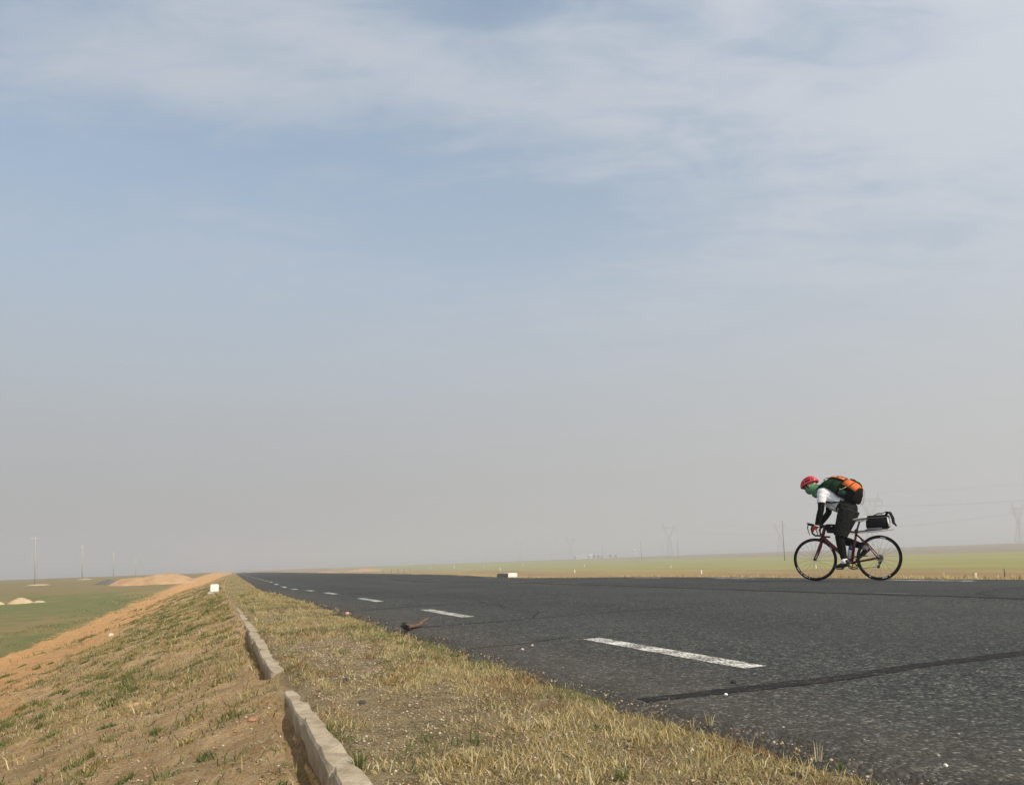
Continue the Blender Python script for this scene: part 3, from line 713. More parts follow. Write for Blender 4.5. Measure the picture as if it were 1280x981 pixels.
# ------------------------------------------------------------------ grass, gravel and litter (uncountable)
def col_mat(name, rough=0.9, trans=0.0):
    m = bpy.data.materials.new(name); m.use_nodes = True; t = NT(m.node_tree); b = t.n['Principled BSDF']
    a = t.new('ShaderNodeAttribute', attribute_name='tint').outputs['Color']
    t.l.new(a, b.inputs['Base Color']); b.inputs['Roughness'].default_value = rough; b.inputs['Specular IOR Level'].default_value = 0.15
    if trans:
        tr = t.new('ShaderNodeBsdfTranslucent', {0: a}); mx = t.new('ShaderNodeMixShader', {0: trans, 1: b.outputs[0], 2: tr.outputs[0]})
        t.l.new(mx.outputs[0], t.n['Material Output'].inputs[0])
    return m
m_grass = col_mat('grass_blades', 0.8, 0.3); m_grav = col_mat('gravel_stones', 0.9)
def raw_mesh(name, co, faces_flat, nper, cols):
    me = bpy.data.meshes.new(name)
    me.vertices.add(len(co)); me.vertices.foreach_set('co', co.astype(np.float32).ravel())
    me.loops.add(len(faces_flat)); me.loops.foreach_set('vertex_index', faces_flat.astype(np.int32))
    starts = np.r_[0, np.cumsum(nper)[:-1]].astype(np.int32)
    me.polygons.add(len(nper)); me.polygons.foreach_set('loop_start', starts)
    me.update(calc_edges=True)
    ca = me.attributes.new('tint', 'FLOAT_COLOR', 'POINT'); ca.data.foreach_set('color', np.column_stack([cols, np.ones(len(cols))]).astype(np.float32).ravel())
    return me
PAL = np.array([(.45, .36, .16), (.56, .465, .245), (.35, .265, .105), (.27, .165, .08), (.65, .56, .36), (.135, .165, .055), (.21, .21, .075), (.10, .13, .045)])
def blades(name, u, t, hgt, lean, wid, pal, label, zoff=0.0):
    n = len(u); P = P2(u, t); z = ground_z(u, t) + zoff
    az = rng.uniform(0, 2 * np.pi, n); dirx, diry = np.cos(az), np.sin(az)
    fa = rng.uniform(0, 2 * np.pi, n); wx, wy = np.cos(fa) * wid / 2, np.sin(fa) * wid / 2
    b0 = np.column_stack([P, z - 0.004]); hz = hgt * np.cos(lean); hx = hgt * np.sin(lean)
    mid = b0 + np.column_stack([dirx * hx * .38, diry * hx * .38, hz * .58])
    tip = b0 + np.column_stack([dirx * hx, diry * hx, hz * .92])
    wv = np.column_stack([wx, wy, np.zeros(n)])
    co = np.stack([b0 - wv, b0 + wv, mid + wv * .8, mid - wv * .8, tip], 1).reshape(-1, 3)
    k = np.arange(n)[:, None] * 5
    fl = np.concatenate([k + 0, k + 1, k + 2, k + 3, k + 3, k + 2, k + 4], 1)
    nper = np.tile([4, 3], n)
    cl = PAL[pal] * rng.uniform(0.7, 1.25, (n, 1)) * rng.uniform(.94, 1.06, (n, 3))
    me = raw_mesh(name, co, fl.ravel(), nper, np.repeat(np.clip(cl, 0, 1), 5, 0))
    o = link(name, me, m_grass); tag(o, label, 'grass', kind='stuff'); return o
def scatter(n, u0, u1, t0, t1, power=1.0):
    """more points near u0"""
    k = rng.random(n) ** power; return u0 + (u1 - u0) * k, rng.uniform(t0, t1, n)
def verge_set():
    U = []; Tt = []; Sz = []
    for (a, b, n) in ((0.7, 2.0, 42000), (2.0, 4.0, 46000), (4.0, 8.0, 50000), (8, 16, 46000), (16, 34, 40000), (34, 90, 30000), (90, 260, 16000)):
        uu = rng.uniform(a, b, n); tt = rng.uniform(0.265, 1.45, n)
        U.append(uu); Tt.append(tt)
    u = np.concatenate(U); t = np.concatenate(Tt)
    el = edge_l(u)
    dens = fbm(u * 2.4, t * 2.4 + 3, 3) * .6 + fbm(u * 8, t * 8, 2) * .4
    bare = fbm(u * 1.1 + 40, t * 1.6, 2)
    thr = 0.28 + 0.26 * np.exp(-((u - 2.6) / 1.1) ** 2 - ((t - .52) / .17) ** 2) + 0.16 * np.exp(-((u - 5.2) / 1.5) ** 2 - ((t - .6) / .15) ** 2) + 0.30 * ss(bare, .46, .62) * (1 - ss(t, .70, .95)) + 0.6 * ss(t - el, -0.03, 0.17)
    keep = dens + rng.uniform(-.12, .12, len(u)) > thr
    return u[keep], t[keep], dens[keep]
u, t, dens = verge_set()
sz = np.interp(u, [0, 3, 8, 20, 60, 200], [1, 1, 1.25, 1.9, 3.2, 6])
hh = rng.gamma(3, .0064, len(u)) * (0.5 + .9 * dens) * np.interp(u, [0, 8, 30, 200], [1, 1.05, 1.3, 1.8]) + .008
gmask = fbm(u * 1.9 + 11, t * 2.2, 3)
pal = rng.choice(5, len(u), p=[.34, .24, .22, .09, .11]); gr_ = rng.random(len(u)) < ss(gmask, .48, .68) * .7 + 0.05
pal[gr_] = rng.choice([5, 6, 7], gr_.sum(), p=[.4, .4, .2])
rd = rng.random(len(u)) < ss(fbm(u * 3 + 70, t * 3, 2), .62, .75) * .6; pal[rd] = 3
blades('verge_grass', u, t, hh, 1.5 - 1.25 * rng.random(len(u)) ** 1.4, rng.uniform(.0016, .0034, len(u)) * sz, pal, 'short dry straw-coloured grass on the verge between the kerb and the road')
# slope left of the kerb
u = np.concatenate([rng.uniform(a, b, n) for a, b, n in ((0.8, 3, 30000), (3, 6, 50000), (6, 12, 60000), (12, 24, 60000), (24, 60, 50000), (60, 140, 20000))])
t = rng.uniform(-4.6, 0.2, len(u))
d1 = fbm(u * 1.3 + 5, t * 1.6, 3) * .5 + fbm(u * 5.5, t * 5.5 + 9, 2) * .5
thr = .485 + .34 * ss(-t, 1.5, 2.6)
keep = d1 + rng.uniform(-.09, .09, len(u)) > thr
u, t, d1 = u[keep], t[keep], d1[keep]
sz = np.interp(u, [0, 3, 8, 20, 60, 200], [1, 1.05, 1.4, 2.2, 4, 7])
hh = rng.gamma(4, .007, len(u)) * np.interp(u, [0, 8, 30, 140], [1, 1.2, 1.7, 2.4]) + .006
gmask = fbm(u * .9 + 31, t * 1.2 - 4, 3); pal = rng.choice(5, len(u), p=[.34, .18, .28, .14, .06])
gr_ = rng.random(len(u)) < ss(gmask, .42, .62) * .75 + .06; pal[gr_] = rng.choice([5, 6, 7], gr_.sum(), p=[.42, .33, .25])
blades('slope_grass', u, t, hh, 1.5 - 1.2 * rng.random(len(u)) ** 1.5, rng.uniform(.002, .0045, len(u)) * sz, pal, 'sparse dry and green weeds on the dirt slope left of the kerb')
nc = 1700; cu = 1.0 + 38 * rng.random(nc) ** 1.8; ct = rng.uniform(-3.6, 0.12, nc); kk = (fbm(cu * .8 + 2, ct * .9, 2) > .42) & ((ct > -1.9) | (rng.random(nc) < .3)); cu, ct = cu[kk], ct[kk]
for (ua, ta), (ub, tb), m_ in (((9.3, -.12), (6.45, -1.4), 46), ((6.45, -1.4), (5.4, -2.5), 22), ((26, -.35), (21, -3.2), 40), ((13, -.5), (12, -2.4), 26)):  # row below the culvert block stands in for shade in its channel
    k_ = rng.random(m_); cu = np.r_[cu, ua + (ub - ua) * k_ + rng.normal(0, .12, m_)]; ct = np.r_[ct, ta + (tb - ta) * k_ + rng.normal(0, .05, m_)]
m_ = 300; cu = np.r_[cu, 5.5 + 13 * rng.random(m_)]; ct = np.r_[ct, .12 - 1.5 * rng.random(m_) ** 1.3]
cr0 = rng.uniform(.015, .075, len(cu)) * np.interp(cu, [0, 10, 40], [1, 1.5, 2.6]); nbl = rng.integers(50, 150, len(cu)); kind = rng.random(len(cu))
ci = np.repeat(np.arange(len(cu)), nbl); an = rng.uniform(0, 6.283, len(ci)); rr_ = np.sqrt(rng.random(len(ci)))
u = cu[ci] + np.sin(an) * rr_ * cr0[ci] * 1.3; t = ct[ci] + np.cos(an) * rr_ * cr0[ci]
pal = np.where(kind[ci] < .62, rng.choice([5, 6, 7], len(ci), p=[.42, .33, .25]), rng.choice([0, 2, 3, 6], len(ci), p=[.35, .3, .2, .15]))
blades('weed_clumps', u, t, (rng.gamma(4, .0045, len(ci)) + .008) * (1.15 - .6 * rr_) * np.interp(u, [0, 10, 40], [1, 1.3, 2]), rng.uniform(.1, 1.2, len(ci)), rng.uniform(.003, .0065, len(ci)) * np.interp(u, [0, 3, 8, 20, 40], [1, 1, 1.3, 1.9, 3]), pal, 'low green and brown weed clumps dotted over the dirt slope')
n_ = 60000; u = 0.9 + 22 * rng.random(n_) ** 1.7; t = rng.uniform(-3.4, 0.17, n_)
kk = fbm(u * 2.1 + 8, t * 2.3, 3) + rng.uniform(-.2, .2, n_) > .40; u, t = u[kk], t[kk]
blades('straw_litter', u, t, rng.uniform(.008, .03, len(u)) * np.interp(u, [0, 6, 23], [1, 1.3, 2.2]), rng.uniform(1.25, 1.52, len(u)), rng.uniform(.0014, .0034, len(u)) * np.interp(u, [0, 3, 8, 23], [1, 1, 1.4, 2.3]), rng.choice(5, len(u), p=[.3, .22, .22, .14, .12]), 'dry broken straw lying on the dirt slope')
n_ = 26000; u = 9 + 70 * rng.random(n_) ** 1.5; t = rng.uniform(-8.5, -2.2, n_)
kk = (fbm(u * .7 + 18, t * 1.1, 3) * .6 + fbm(u * 3, t * 3.3, 2) * .4 + rng.uniform(-.06, .06, n_) > .56) & (np.abs(t + 4.3) > 1.3 * rng.random(n_)); u, t = u[kk], t[kk]
blades('field_edge_weeds', u, t, rng.gamma(4, .012, len(u)) * np.interp(u, [9, 80], [1, 2.2]), rng.uniform(.2, 1.3, len(u)), rng.uniform(.008, .016, len(u)) * np.interp(u, [9, 80], [1, 3]), rng.choice([0, 2, 3, 5, 6, 7], len(u), p=[.22, .2, .08, .2, .22, .08]), 'ragged weeds between the orange dirt and the left field')
# far side of the road
u = np.concatenate([rng.uniform(a, b, n) for a, b, n in ((1, 12, 9000), (12, 30, 9000), (30, 80, 9000), (80, 240, 7000))]); t = rng.uniform(10.0, 11.6, len(u))
keep = fbm(u * 1.5, t * 2, 3) + rng.uniform(-.1, .1, len(u)) > .46; u, t = u[keep], t[keep]
blades('far_verge_grass', u, t, rng.gamma(3, .012, len(u)) + .01, rng.uniform(.1, 1.0, len(u)), rng.uniform(.006, .012, len(u)) * np.interp(u, [0, 30, 240], [1, 1.8, 5]),
       rng.choice(5, len(u), p=[.4, .25, .2, .1, .05]), 'straw-coloured grass along the far edge of the road')

ico = bmesh.new(); bmesh.ops.create_icosphere(ico, subdivisions=1, radius=1.0)
IV = np.array([v.co[:] for v in ico.verts]); IF = np.array([[v.index for v in f.verts] for f in ico.faces]); ico.free()
OV = np.array([(1, 0, 0), (-1, 0, 0), (0, 1, 0), (0, -1, 0), (0, 0, 1), (0, 0, -1)], float); OF = np.array([(0, 2, 4), (2, 1, 4), (1, 3, 4), (3, 0, 4), (2, 0, 5), (1, 2, 5), (3, 1, 5), (0, 3, 5)])
def stones(name, u, t, z, r, cols, label, IV=IV, IF=IF):
    n = len(u); P = P2(u, t); k = len(IV)
    sc_ = r[:, None, None] * rng.uniform(.55, 1.2, (n, 1, 3)) * np.array([1, 1, .7])
    q = rng.uniform(0, 2 * np.pi, n); cq, sq = np.cos(q), np.sin(q)
    V = IV[None] * rng.uniform(.72, 1.15, (n, k, 1)) * sc_
    X = V[..., 0] * cq[:, None] - V[..., 1] * sq[:, None] + P[:, :1]; Y = V[..., 0] * sq[:, None] + V[..., 1] * cq[:, None] + P[:, 1:]
    Z = V[..., 2] + z[:, None]
    co = np.stack([X, Y, Z], -1).reshape(-1, 3); fl = (IF[None] + (np.arange(n) * k)[:, None, None]).reshape(-1)
    me = raw_mesh(name, co, fl, np.full(n * len(IF), 3), np.repeat(cols, k, 0))
    return tag(link(name, me, m_grav), label, 'gravel', kind='stuff')
SPAL = np.array([(.42, .36, .28), (.55, .49, .40), (.30, .25, .19), (.20, .18, .16), (.45, .28, .18), (.70, .67, .60), (.10, .10, .095)])
n = 24000; u = 0.7 + 18 * rng.random(n) ** 1.7; t = rng.uniform(-3.2, 1.5, n)
keep = (fbm(u * 1.6 + 21, t * 1.9, 3) + rng.uniform(-.16, .16, n) > .47) & ~((t > .19) & (t < .31)); u, t = u[keep], t[keep]
kk = t < edge_l(u) + .04 + .10 * rng.random(len(u)) ** 2; u, t = u[kk], t[kk]
r = np.clip(rng.gamma(2.0, .0013, len(u)), .0012, .0095) * np.interp(u, [0, 4, 16], [1, 1.25, 2])
zz_ = np.where((t > edge_l(u)), roadz(u), ground_z(u, t)) + r * .25
stones('gravel', u, t, zz_, r, np.clip(SPAL[rng.choice(7, len(u), p=[.32, .09, .28, .13, .1, .008, .072])] * rng.uniform(.75, 1.2, (len(u), 1)), 0, 1), 'small loose gravel on the verge and embankment', OV * np.array([1, .9, .9]), OF)
n = 60000; u = 0.7 + 10 * rng.random(n) ** 1.6; t = rng.uniform(-2.4, 1.42, n)
keep = (fbm(u * 3.1 + 5, t * 3.3, 3) + rng.uniform(-.2, .2, n) > .42) & ~((t > .19) & (t < .28)) & (t < edge_l(u) + .02 + .09 * rng.random(n) ** 2); u, t = u[keep], t[keep]
m_ = 16000; u = np.r_[u, rng.uniform(1.1, 7.5, m_)]; t = np.r_[t, rng.uniform(.31, 1.0, m_)]
r = np.clip(rng.gamma(3, .0009, len(u)), .0012, .006) * np.interp(u, [0, 4, 11], [1, 1.2, 1.8])
stones('soil_crumbs', u, t, np.where(t > edge_l(u), roadz(u), ground_z(u, t)) + r * .2, r, np.clip(np.array([(.33, .24, .15), (.42, .33, .22), (.22, .15, .09), (.50, .43, .33), (.11, .09, .07), (.40, .24, .14)])[rng.choice(6, len(u), p=[.26, .2, .2, .15, .11, .08])] * rng.uniform(.75, 1.2, (len(u), 1)), 0, 1), 'fine earth crumbs and grit among the grass', OV, OF)
n = 2200; u = 0.9 + 9 * rng.random(n) ** 1.5; t = 1.2 + 5.5 * rng.random(n) ** 2.2
r = np.clip(rng.gamma(2.2, .0009, n), .001, .005)
stones('road_grit', u, t, roadz(u) + r * .3, r, np.clip(SPAL[rng.choice(7, n, p=[.2, .04, .28, .28, .08, .01, .11])] * rng.uniform(.4, .9, (n, 1)), 0, 1), 'fine loose grit lying on the asphalt')

# ------------------------------------------------------------------ single stones and tufts one can point to
def stone(px, py, zguess, r, col, label, seed, flat=.7):
    x, y = on_plane(px, py, zguess); uu, tt = uvt(x, y)
    z = rz1(uu) if float(edge_l(np.float64(uu))) < tt < T_R else gz(x, y)
    rr = random.Random(seed); bm = bmesh.new(); bmesh.ops.create_icosphere(bm, subdivisions=2, radius=1)
    for v in bm.verts:
        k = 0.78 + 0.45 * float(fbm(np.float64(v.co.x * 1.4 + seed), np.float64(v.co.y * 1.4 + v.co.z * 2)))
        v.co = Vector((v.co.x * k * r, v.co.y * k * r * .8, v.co.z * k * r * flat))
    me = bpy.data.meshes.new('stone'); bm.to_mesh(me); bm.free()
    o = link('stone', me, mat('stone_%d' % seed, col, .92, .15, var=.2, scale=60, bump=.5, bscale=120))
    o.location = (x, y, z + r * flat * .45); o.rotation_euler.z = rr.uniform(0, 6)
    return tag(o, label, 'stone', 'loose stones by the road')
stone(434, 767.5, 0, .024, (.56, .33, .24), 'pinkish stone lying at the road edge beyond the rusty scrap', 1)
stone(653, 812, 0, .009, (.62, .55, .45), 'small pale stone on the asphalt left of the nearest white dash', 2)
stone(665.5, 807, 0, .009, (.55, .50, .36), 'small yellowish stone behind the pale stone left of the nearest dash', 3)
stone(168, 908, -.35, .045, (.50, .31, .18), 'flat orange stone lying on the dirt slope at lower left', 4, .4)
stone(348, 898, -.02, .008, (.80, .78, .72), 'bright white pebble in the gutter left of the kerb', 5)
stone(138.5, 813, -.9, .06, (.66, .58, .48), 'pale stone half way down the slope near the orange dirt', 6)
stone(432, 851, -.02, .020, (.055, .055, .06), 'dark clod in the dry grass between kerb and road', 7)
stone(453, 876, -.02, .018, (.075, .07, .065), 'dark flat stone in the gravelly grass right of the kerb', 8, .45)
stone(316, 940, -.16, .020, (.36, .19, .12), 'reddish stone on the dirt left of the kerb', 9, .5)
stone(917, 853.5, 0, .011, (.035, .035, .035), 'black tar lump just above the sealed crack', 10)
stone(907, 864, 0.012, .007, (.80, .79, .75), 'tiny white pebble on the sealed crack', 11)
stone(995, 963, -.01, .012, (.05, .05, .05), 'dark asphalt crumb in the grass at the lower right verge', 12)
stone(1182, 957, 0, .0055, (.75, .72, .66), 'tiny white pebble on the asphalt at the lower right', 13)
def tuft(px, py, hgt, nb, spread, pals, label, seed):
    x, y = on_plane(px, py, -.01); uu, tt = uvt(x, y); z = max(gz(x, y), rz1(uu) - .004) if tt > float(edge_l(np.float64(uu))) else gz(x, y)
    r = random.Random(seed); co = []; fl = []; npr = []; cl = []
    for i in range(nb):
        a = r.uniform(0, 6.28); q = r.uniform(0, .012); le = r.uniform(.02, spread); h_ = hgt * r.uniform(.45, 1)
        b0 = Vector((math.cos(a) * q, math.sin(a) * q, -.003)); dr = Vector((math.cos(a), math.sin(a), 0)); f = r.uniform(0, 6.28); wv = Vector((math.cos(f), math.sin(f), 0)) * r.uniform(.0008, .0018)
        m1 = b0 + dr * (h_ * math.sin(le) * .4) + Vector((0, 0, h_ * .55)); tp = b0 + dr * (h_ * math.sin(le)) + Vector((0, 0, h_ * math.cos(le)))
        k = len(co); co += [b0 - wv, b0 + wv, m1 + wv * .8, m1 - wv * .8, tp]; fl += [k, k + 1, k + 2, k + 3, k + 3, k + 2, k + 4]; npr += [4, 3]
        c = PAL[r.choice(pals)] * r.uniform(.8, 1.2); cl += [np.clip(c, 0, 1)] * 5
    me = raw_mesh('grass_tuft', np.array([v[:] for v in co]), np.array(fl), np.array(npr), np.array(cl))
    o = link('grass_tuft', me, m_grass); o.location = (x, y, z); return tag(o, label, 'grass tuft', 'single grass tufts along the road edge')
nc = 620; cu = 1.0 + 20 * rng.random(nc) ** 1.8; ct = rng.uniform(.32, 1.3, nc); kk = (fbm(cu * 1.9 + 12, ct * 2.1, 2) > .40) & (ct < edge_l(cu) + .03); cu, ct = cu[kk], ct[kk]
cr0 = rng.uniform(.012, .05, len(cu)) * np.interp(cu, [0, 8, 21], [1, 1.4, 2.2]); nbl = rng.integers(22, 80, len(cu)); kind = rng.random(len(cu)); hk = rng.uniform(.35, 1.1, len(cu))
ci = np.repeat(np.arange(len(cu)), nbl); an = rng.uniform(0, 6.283, len(ci)); rr_ = np.sqrt(rng.random(len(ci)))
u = cu[ci] + np.sin(an) * rr_ * cr0[ci]; t = ct[ci] + np.cos(an) * rr_ * cr0[ci]
pal = np.where(kind[ci] < .22, rng.choice([5, 6, 7], len(ci), p=[.42, .33, .25]), np.where(kind[ci] < .34, rng.choice([3, 2], len(ci)), rng.choice([0, 1, 2, 4], len(ci), p=[.35, .3, .15, .2])))
blades('verge_tussocks', u, t, (rng.gamma(4, .0075, len(ci)) + .008) * hk[ci] * np.interp(u, [0, 10, 21], [1, 1.2, 1.5]), rng.uniform(.1, 1.35, len(ci)), rng.uniform(.0018, .0048, len(ci)) * np.interp(u, [0, 3, 8, 21], [1, 1, 1.3, 2]), pal, 'tussocks of pale straw and green weeds scattered over the verge')
tuft(887, 908, .048, 9, .35, [1, 4, 0], 'pale dry tuft of grass standing alone on the asphalt edge', 1)
tuft(832, 912, .040, 14, .5, [1, 0, 2], 'dry tuft at the asphalt edge left of the lone pale tuft', 2)
tuft(1024, 953, .060, 5, .2, [4, 1], 'tall pale grass stalks at the road edge near the bottom right', 3)
tuft(995, 945, .055, 4, .3, [2, 3, 0], 'thin brown grass stalks left of the tall pale stalks', 4)
tuft(1050, 964, .03, 16, .7, [5, 7, 6], 'small green weed at the edge of the asphalt', 5)
tuft(777, 968, .045, 30, .7, [5, 7, 6], 'green weed among dry straw near the bottom middle', 6)
tuft(448, 960, .075, 60, .6, [5, 7, 6, 0], 'bushy green grass clump beside the nearest kerb slab', 7)
tuft(410, 912, .045, 34, .8, [5, 7, 6], 'green grass clump on the right edge of the kerb', 8)
tuft(366, 925, .06, 26, .5, [6, 5, 1], 'green grass clump in the gutter against the kerb face', 9)

# ------------------------------------------------------------------ rusty scrap on the road
m_rust = mat('rusty_scrap', (0.22, 0.125, 0.085), .9, .15, scale=30, bump=.8, bscale=90, col2=(.11, .055, .038))
m_blk = mat('scrap_black', (0.012, 0.012, 0.012), .7, .3)
x0, y0 = on_plane(507, 788, 0); x1, y1 = on_plane(541, 780, 0)
sx, sy = x1 - x0, y1 - y0; L = math.hypot(sx, sy) * .85
scr = empty('rusty_scrap', (x0, y0, rz1(5.6)), math.atan2(sy, sx))
vs = []; fs = []; n1, n2 = 16, 10
for i in range(n1 + 1):
    k = i / n1; rad = .022 * (1 - .35 * k) * (1 + .18 * math.sin(9 * k + 1)); open_ = 2.2 - 1.35 * k; zc = rad * .95 + .055 * max(0, k - .45) ** 1.3 * 1.6
    for s_ in (1, .86):
        for j in range(n2 + 1):
            a = math.pi / 2 - open_ + 2 * open_ * j / n2
            vs.append((L * 1.0 * k, math.cos(a) * rad * s_ * (1 + .2 * math.sin(5 * k)), zc + math.sin(a) * rad * s_ * .8))
m = 2 * (n2 + 1)
for i in range(n1):
    for j in range(n2):
        for q in (0, n2 + 1):
            a = i * m + q + j; f = (a, a + 1, a + 1 + m, a + m); fs.append(f if q == 0 else f[::-1])
    for j in (0, n2):
        a = i * m + j; fs.append((a, a + n2 + 1, a + n2 + 1 + m, a + m))
for i in (0, n1):
    for j in range(n2): a = i * m + j; fs.append((a, a + 1, a + n2 + 2, a + n2 + 1))
mb = MB(); mb.add(vs, fs); mb.build('curled_sheet', m_rust, scr)
mb = MB(); mb.box((.03, -.004, .018), (.07, .042, .028), Matrix.Rotation(.15, 3, 'Y')); mb.box((-.015, .01, .045), (.05, .03, .006), Matrix.Rotation(-.5, 3, 'Y')); mb.build('black_infill', m_blk, scr, False, bevel=.004)  # black blocks set in the open end of the curl
tag(scr, 'curled rusty brown scrap with a black end lying at the near road edge', 'scrap')

# ------------------------------------------------------------------ bicycle
m_red = mat('frame_red', (0.125, 0.007, 0.010), .35, .3, var=.05, coat=.15)
m_fblk = mat('frame_black', (0.013, 0.012, 0.013), .35, .5, var=.05)
m_tyre = mat('tyre', (0.007, 0.007, 0.007), .9, .10, var=.2)
m_rim = mat('rim_black', (0.009, 0.009, 0.009), .5, .25, var=.05)
m_spoke = mat('spoke_steel', (0.22, 0.22, 0.22), .35, .5, metal=.7, var=.05)
m_met = mat('bike_metal', (0.30, 0.30, 0.31), .35, .5, metal=.8, var=.1)
m_decal = mat('white_decal', (0.75, 0.75, 0.74), .5, .4, var=.05)
m_saddle = mat('saddle_white', (0.62, 0.60, 0.56), .5, .4, var=.08)
m_nylon = mat('black_nylon', (0.006, 0.006, 0.0063), .75, .15, var=.25, scale=60, bump=.2, bscale=200)
m_tape = mat('bar_tape', (0.014, 0.014, 0.014), .8, .3)
PHI = R_(48); LEAN = R_(5)
bx_, by_ = (np.array(on_plane(1020, 726.3, 0)) + np.array(on_plane(1099, 725.2, 0))) / 2
bu, bt = uvt(bx_, by_); bz = rz1(bu) + .004
WB = .4925
def q(x, z, y=0.0): return (x - WB, y, z)
def rider_root(name):
    o = empty(name, (bx_, by_, bz), math.pi - PHI); o.rotation_euler = (LEAN, 0, math.pi - PHI); return o
bike = rider_root('bicycle')
BBx, BBz = .405, .272; HTt, HTb = (.815, .825), (.862, .655); ST = (.322, .735); RH, FH = (0, .334), (.985, .334)
mb = MB()
mb.tube([q(HTt[0] - .003, HTt[1] + .012), q(HTb[0], HTb[1])], [.024, .026], 10)
mb.tube([q(HTt[0] + .006, .80), q(.58, .775), q(ST[0], .725)], [(.017, .02), (.018, .02), .016], 10)
mb.tube([q(HTb[0] - .004, .685), q(.64, .48), q(BBx, BBz)], [(.026, .024), (.028, .024), (.03, .026)], 10)
mb.tube([q(ST[0] - .004, ST[1] + .02), q(BBx, BBz)], [.017, .019], 10)
mb.cyl(q(BBx, BBz, -.036), q(BBx, BBz, .036), .024)
for s in (-1, 1):
    mb.tube([q(BBx - .02, BBz, .028 * s), q(.2, .30, .045 * s), q(*RH, .064 * s)], [(.013, .009), .009, .008], 8)
    mb.tube([q(ST[0] + .006, ST[1] - .035, .014 * s), q(.17, .55, .035 * s), q(*RH, .064 * s)], [.009, .008, .008], 8)
fr = mb.build('frame', m_red, bike)
MB().tube([q(HTb[0] - .03, .640), q(.60, .418), q(BBx + .04, BBz + .005)], [.006, .007, .006], 6).build('down_tube_stripe', m_decal, fr)
mb = MB()
mb.tube([q(HTb[0] - .006, HTb[1] + .03), q(HTb[0] + .012, .60)], [.02, .026], 10)
for s in (-1, 1): mb.tube([q(HTb[0] + .010, .615, .012 * s), q(.90, .53, .042 * s), q(.945, .42, .05 * s), q(*FH, .05 * s)], [(.02, .014), (.017, .011), (.013, .009), (.009, .008)], 8)
mb.build('fork', m_red, bike)
def wheel(c, ph, rear):
    W = empty('wheel', (c[0] - WB, 0, c[1])); W.parent = bike
    MB().ring((0, 0, 0), .322, [(.012 * math.cos(a), .0118 * math.sin(a)) for a in np.linspace(0, 2 * math.pi, 9)[:-1]], 72).build('tyre', m_tyre, W)
    MB().ring((0, 0, 0), .300, [(-.013, -.003), (-.008, -.0095), (.015, -.0105), (.015, .0105), (-.008, .0095), (-.013, .003)], 72).build('rim', m_rim, W, False)
    mb = MB()
    for k in range(20):
        a = 2 * math.pi * k / 20 + ph; s = 1 if k % 2 else -1; a2 = a + (.55 if (k // 2) % 2 else -.55) * (1 if rear else .9)
        mb.tube([(.02 * math.cos(a2), .026 * s, .02 * math.sin(a2)), (.289 * math.cos(a), 0, .289 * math.sin(a))], .0014, 4)
    mb.build('spokes', m_spoke, W, False)
    mb = MB(); mb.tube([(0, -.05, 0), (0, -.03, 0), (0, -.028, 0), (0, .028, 0), (0, .03, 0), (0, .05, 0)], [.009, .009, .02, .02, .009, .009], 10, up=(0, 0, 1)); mb.build('hub', m_fblk, W)
    mb = MB()                                     # rim lettering and stickers: white marks low on the rim
    arcs = ((3.55, 3.78), (3.86, 3.98), (4.06, 4.3), (4.36, 4.42), (.5, .7)) if not rear else ((4.2, 4.3), (4.85, 5.1), (5.2, 5.27), (1.2, 1.45))
    for a, b in arcs:
        for s in (-1, 1): mb.ring((0, 0, 0), .302, [(-.006, .0112 * s), (.006, .0114 * s), (.006, .0119 * s), (-.006, .0117 * s)], 6, a0=math.pi - b, a1=math.pi - a)
    mb.build('rim_decals', m_decal, W, False)
    if rear:
        mb = MB()
        for i, rr in enumerate((.052, .046, .040, .034, .028)): mb.ring((0, -.034 - .004 * i, 0), rr - .008, [(-.012, -.001), (.008, -.001), (.008, .001), (-.012, .001)], 28)
        mb.build('cassette', m_met, W, False)
    return W
wheel(FH, .1, False); wheel(RH, .25, True)
# crank set, left side bare arm, right side chainring
PL, PR = (BBx + .136, BBz - .102), (BBx - .136, BBz + .102)
mb = MB(); mb.tube([q(BBx, BBz, .055), q(*PL, .068)], [(.016, .008), (.011, .007)], 8); mb.tube([q(BBx, BBz, -.055), q(*PR, -.068)], [(.016, .008), (.011, .007)], 8)
mb.cyl(q(BBx, BBz, -.06), q(BBx, BBz, .06), .013)
cr_ = mb.build('crank', m_fblk, bike)
mb = MB()
mb.ring(q(BBx, BBz, -.046), .098, [(-.012, -.0015), (.006, -.0015), (.006, .0015), (-.012, .0015)], 48); mb.ring(q(BBx, BBz, -.040), .072, [(-.010, -.0015), (.005, -.0015), (.005, .0015), (-.010, .0015)], 40)
for k in range(5): a = k * 1.2566; mb.tube([q(BBx, BBz, -.05), q(BBx + .09 * math.cos(a), BBz + .09 * math.sin(a), -.048)], [(.01, .004), (.007, .003)], 6)
mb.build('chainring', m_fblk, cr_, False)
for pc, s in ((PL, 1), (PR, -1)):
    mb = MB(); mb.cyl(q(*pc, .068 * s), q(*pc, .15 * s), .006); mb.box(q(pc[0], pc[1], .115 * s), (.085, .07, .014)); mb.build('pedal', m_fblk, cr_, False, bevel=.004)
mb = MB(); cxs = -.042
mb.tube([q(BBx, BBz + .1, cxs), q(0, .334 + .04, cxs)], (.004), 6); mb.tube([q(BBx, BBz - .1, cxs), q(.035, .205, cxs)], .004, 6)
mb.tube([q(.035, .205, cxs), q(.02, .24, cxs), q(.02, .28, cxs), q(0, .294, cxs)], .004, 6); mb.build('chain', m_met, bike)
mb = MB(); mb.box(q(.0, .295, -.06), (.03, .03, .055)); mb.tube([q(.01, .275, -.052), q(.03, .205, -.052)], [(.012, .008), (.012, .008)], 8)
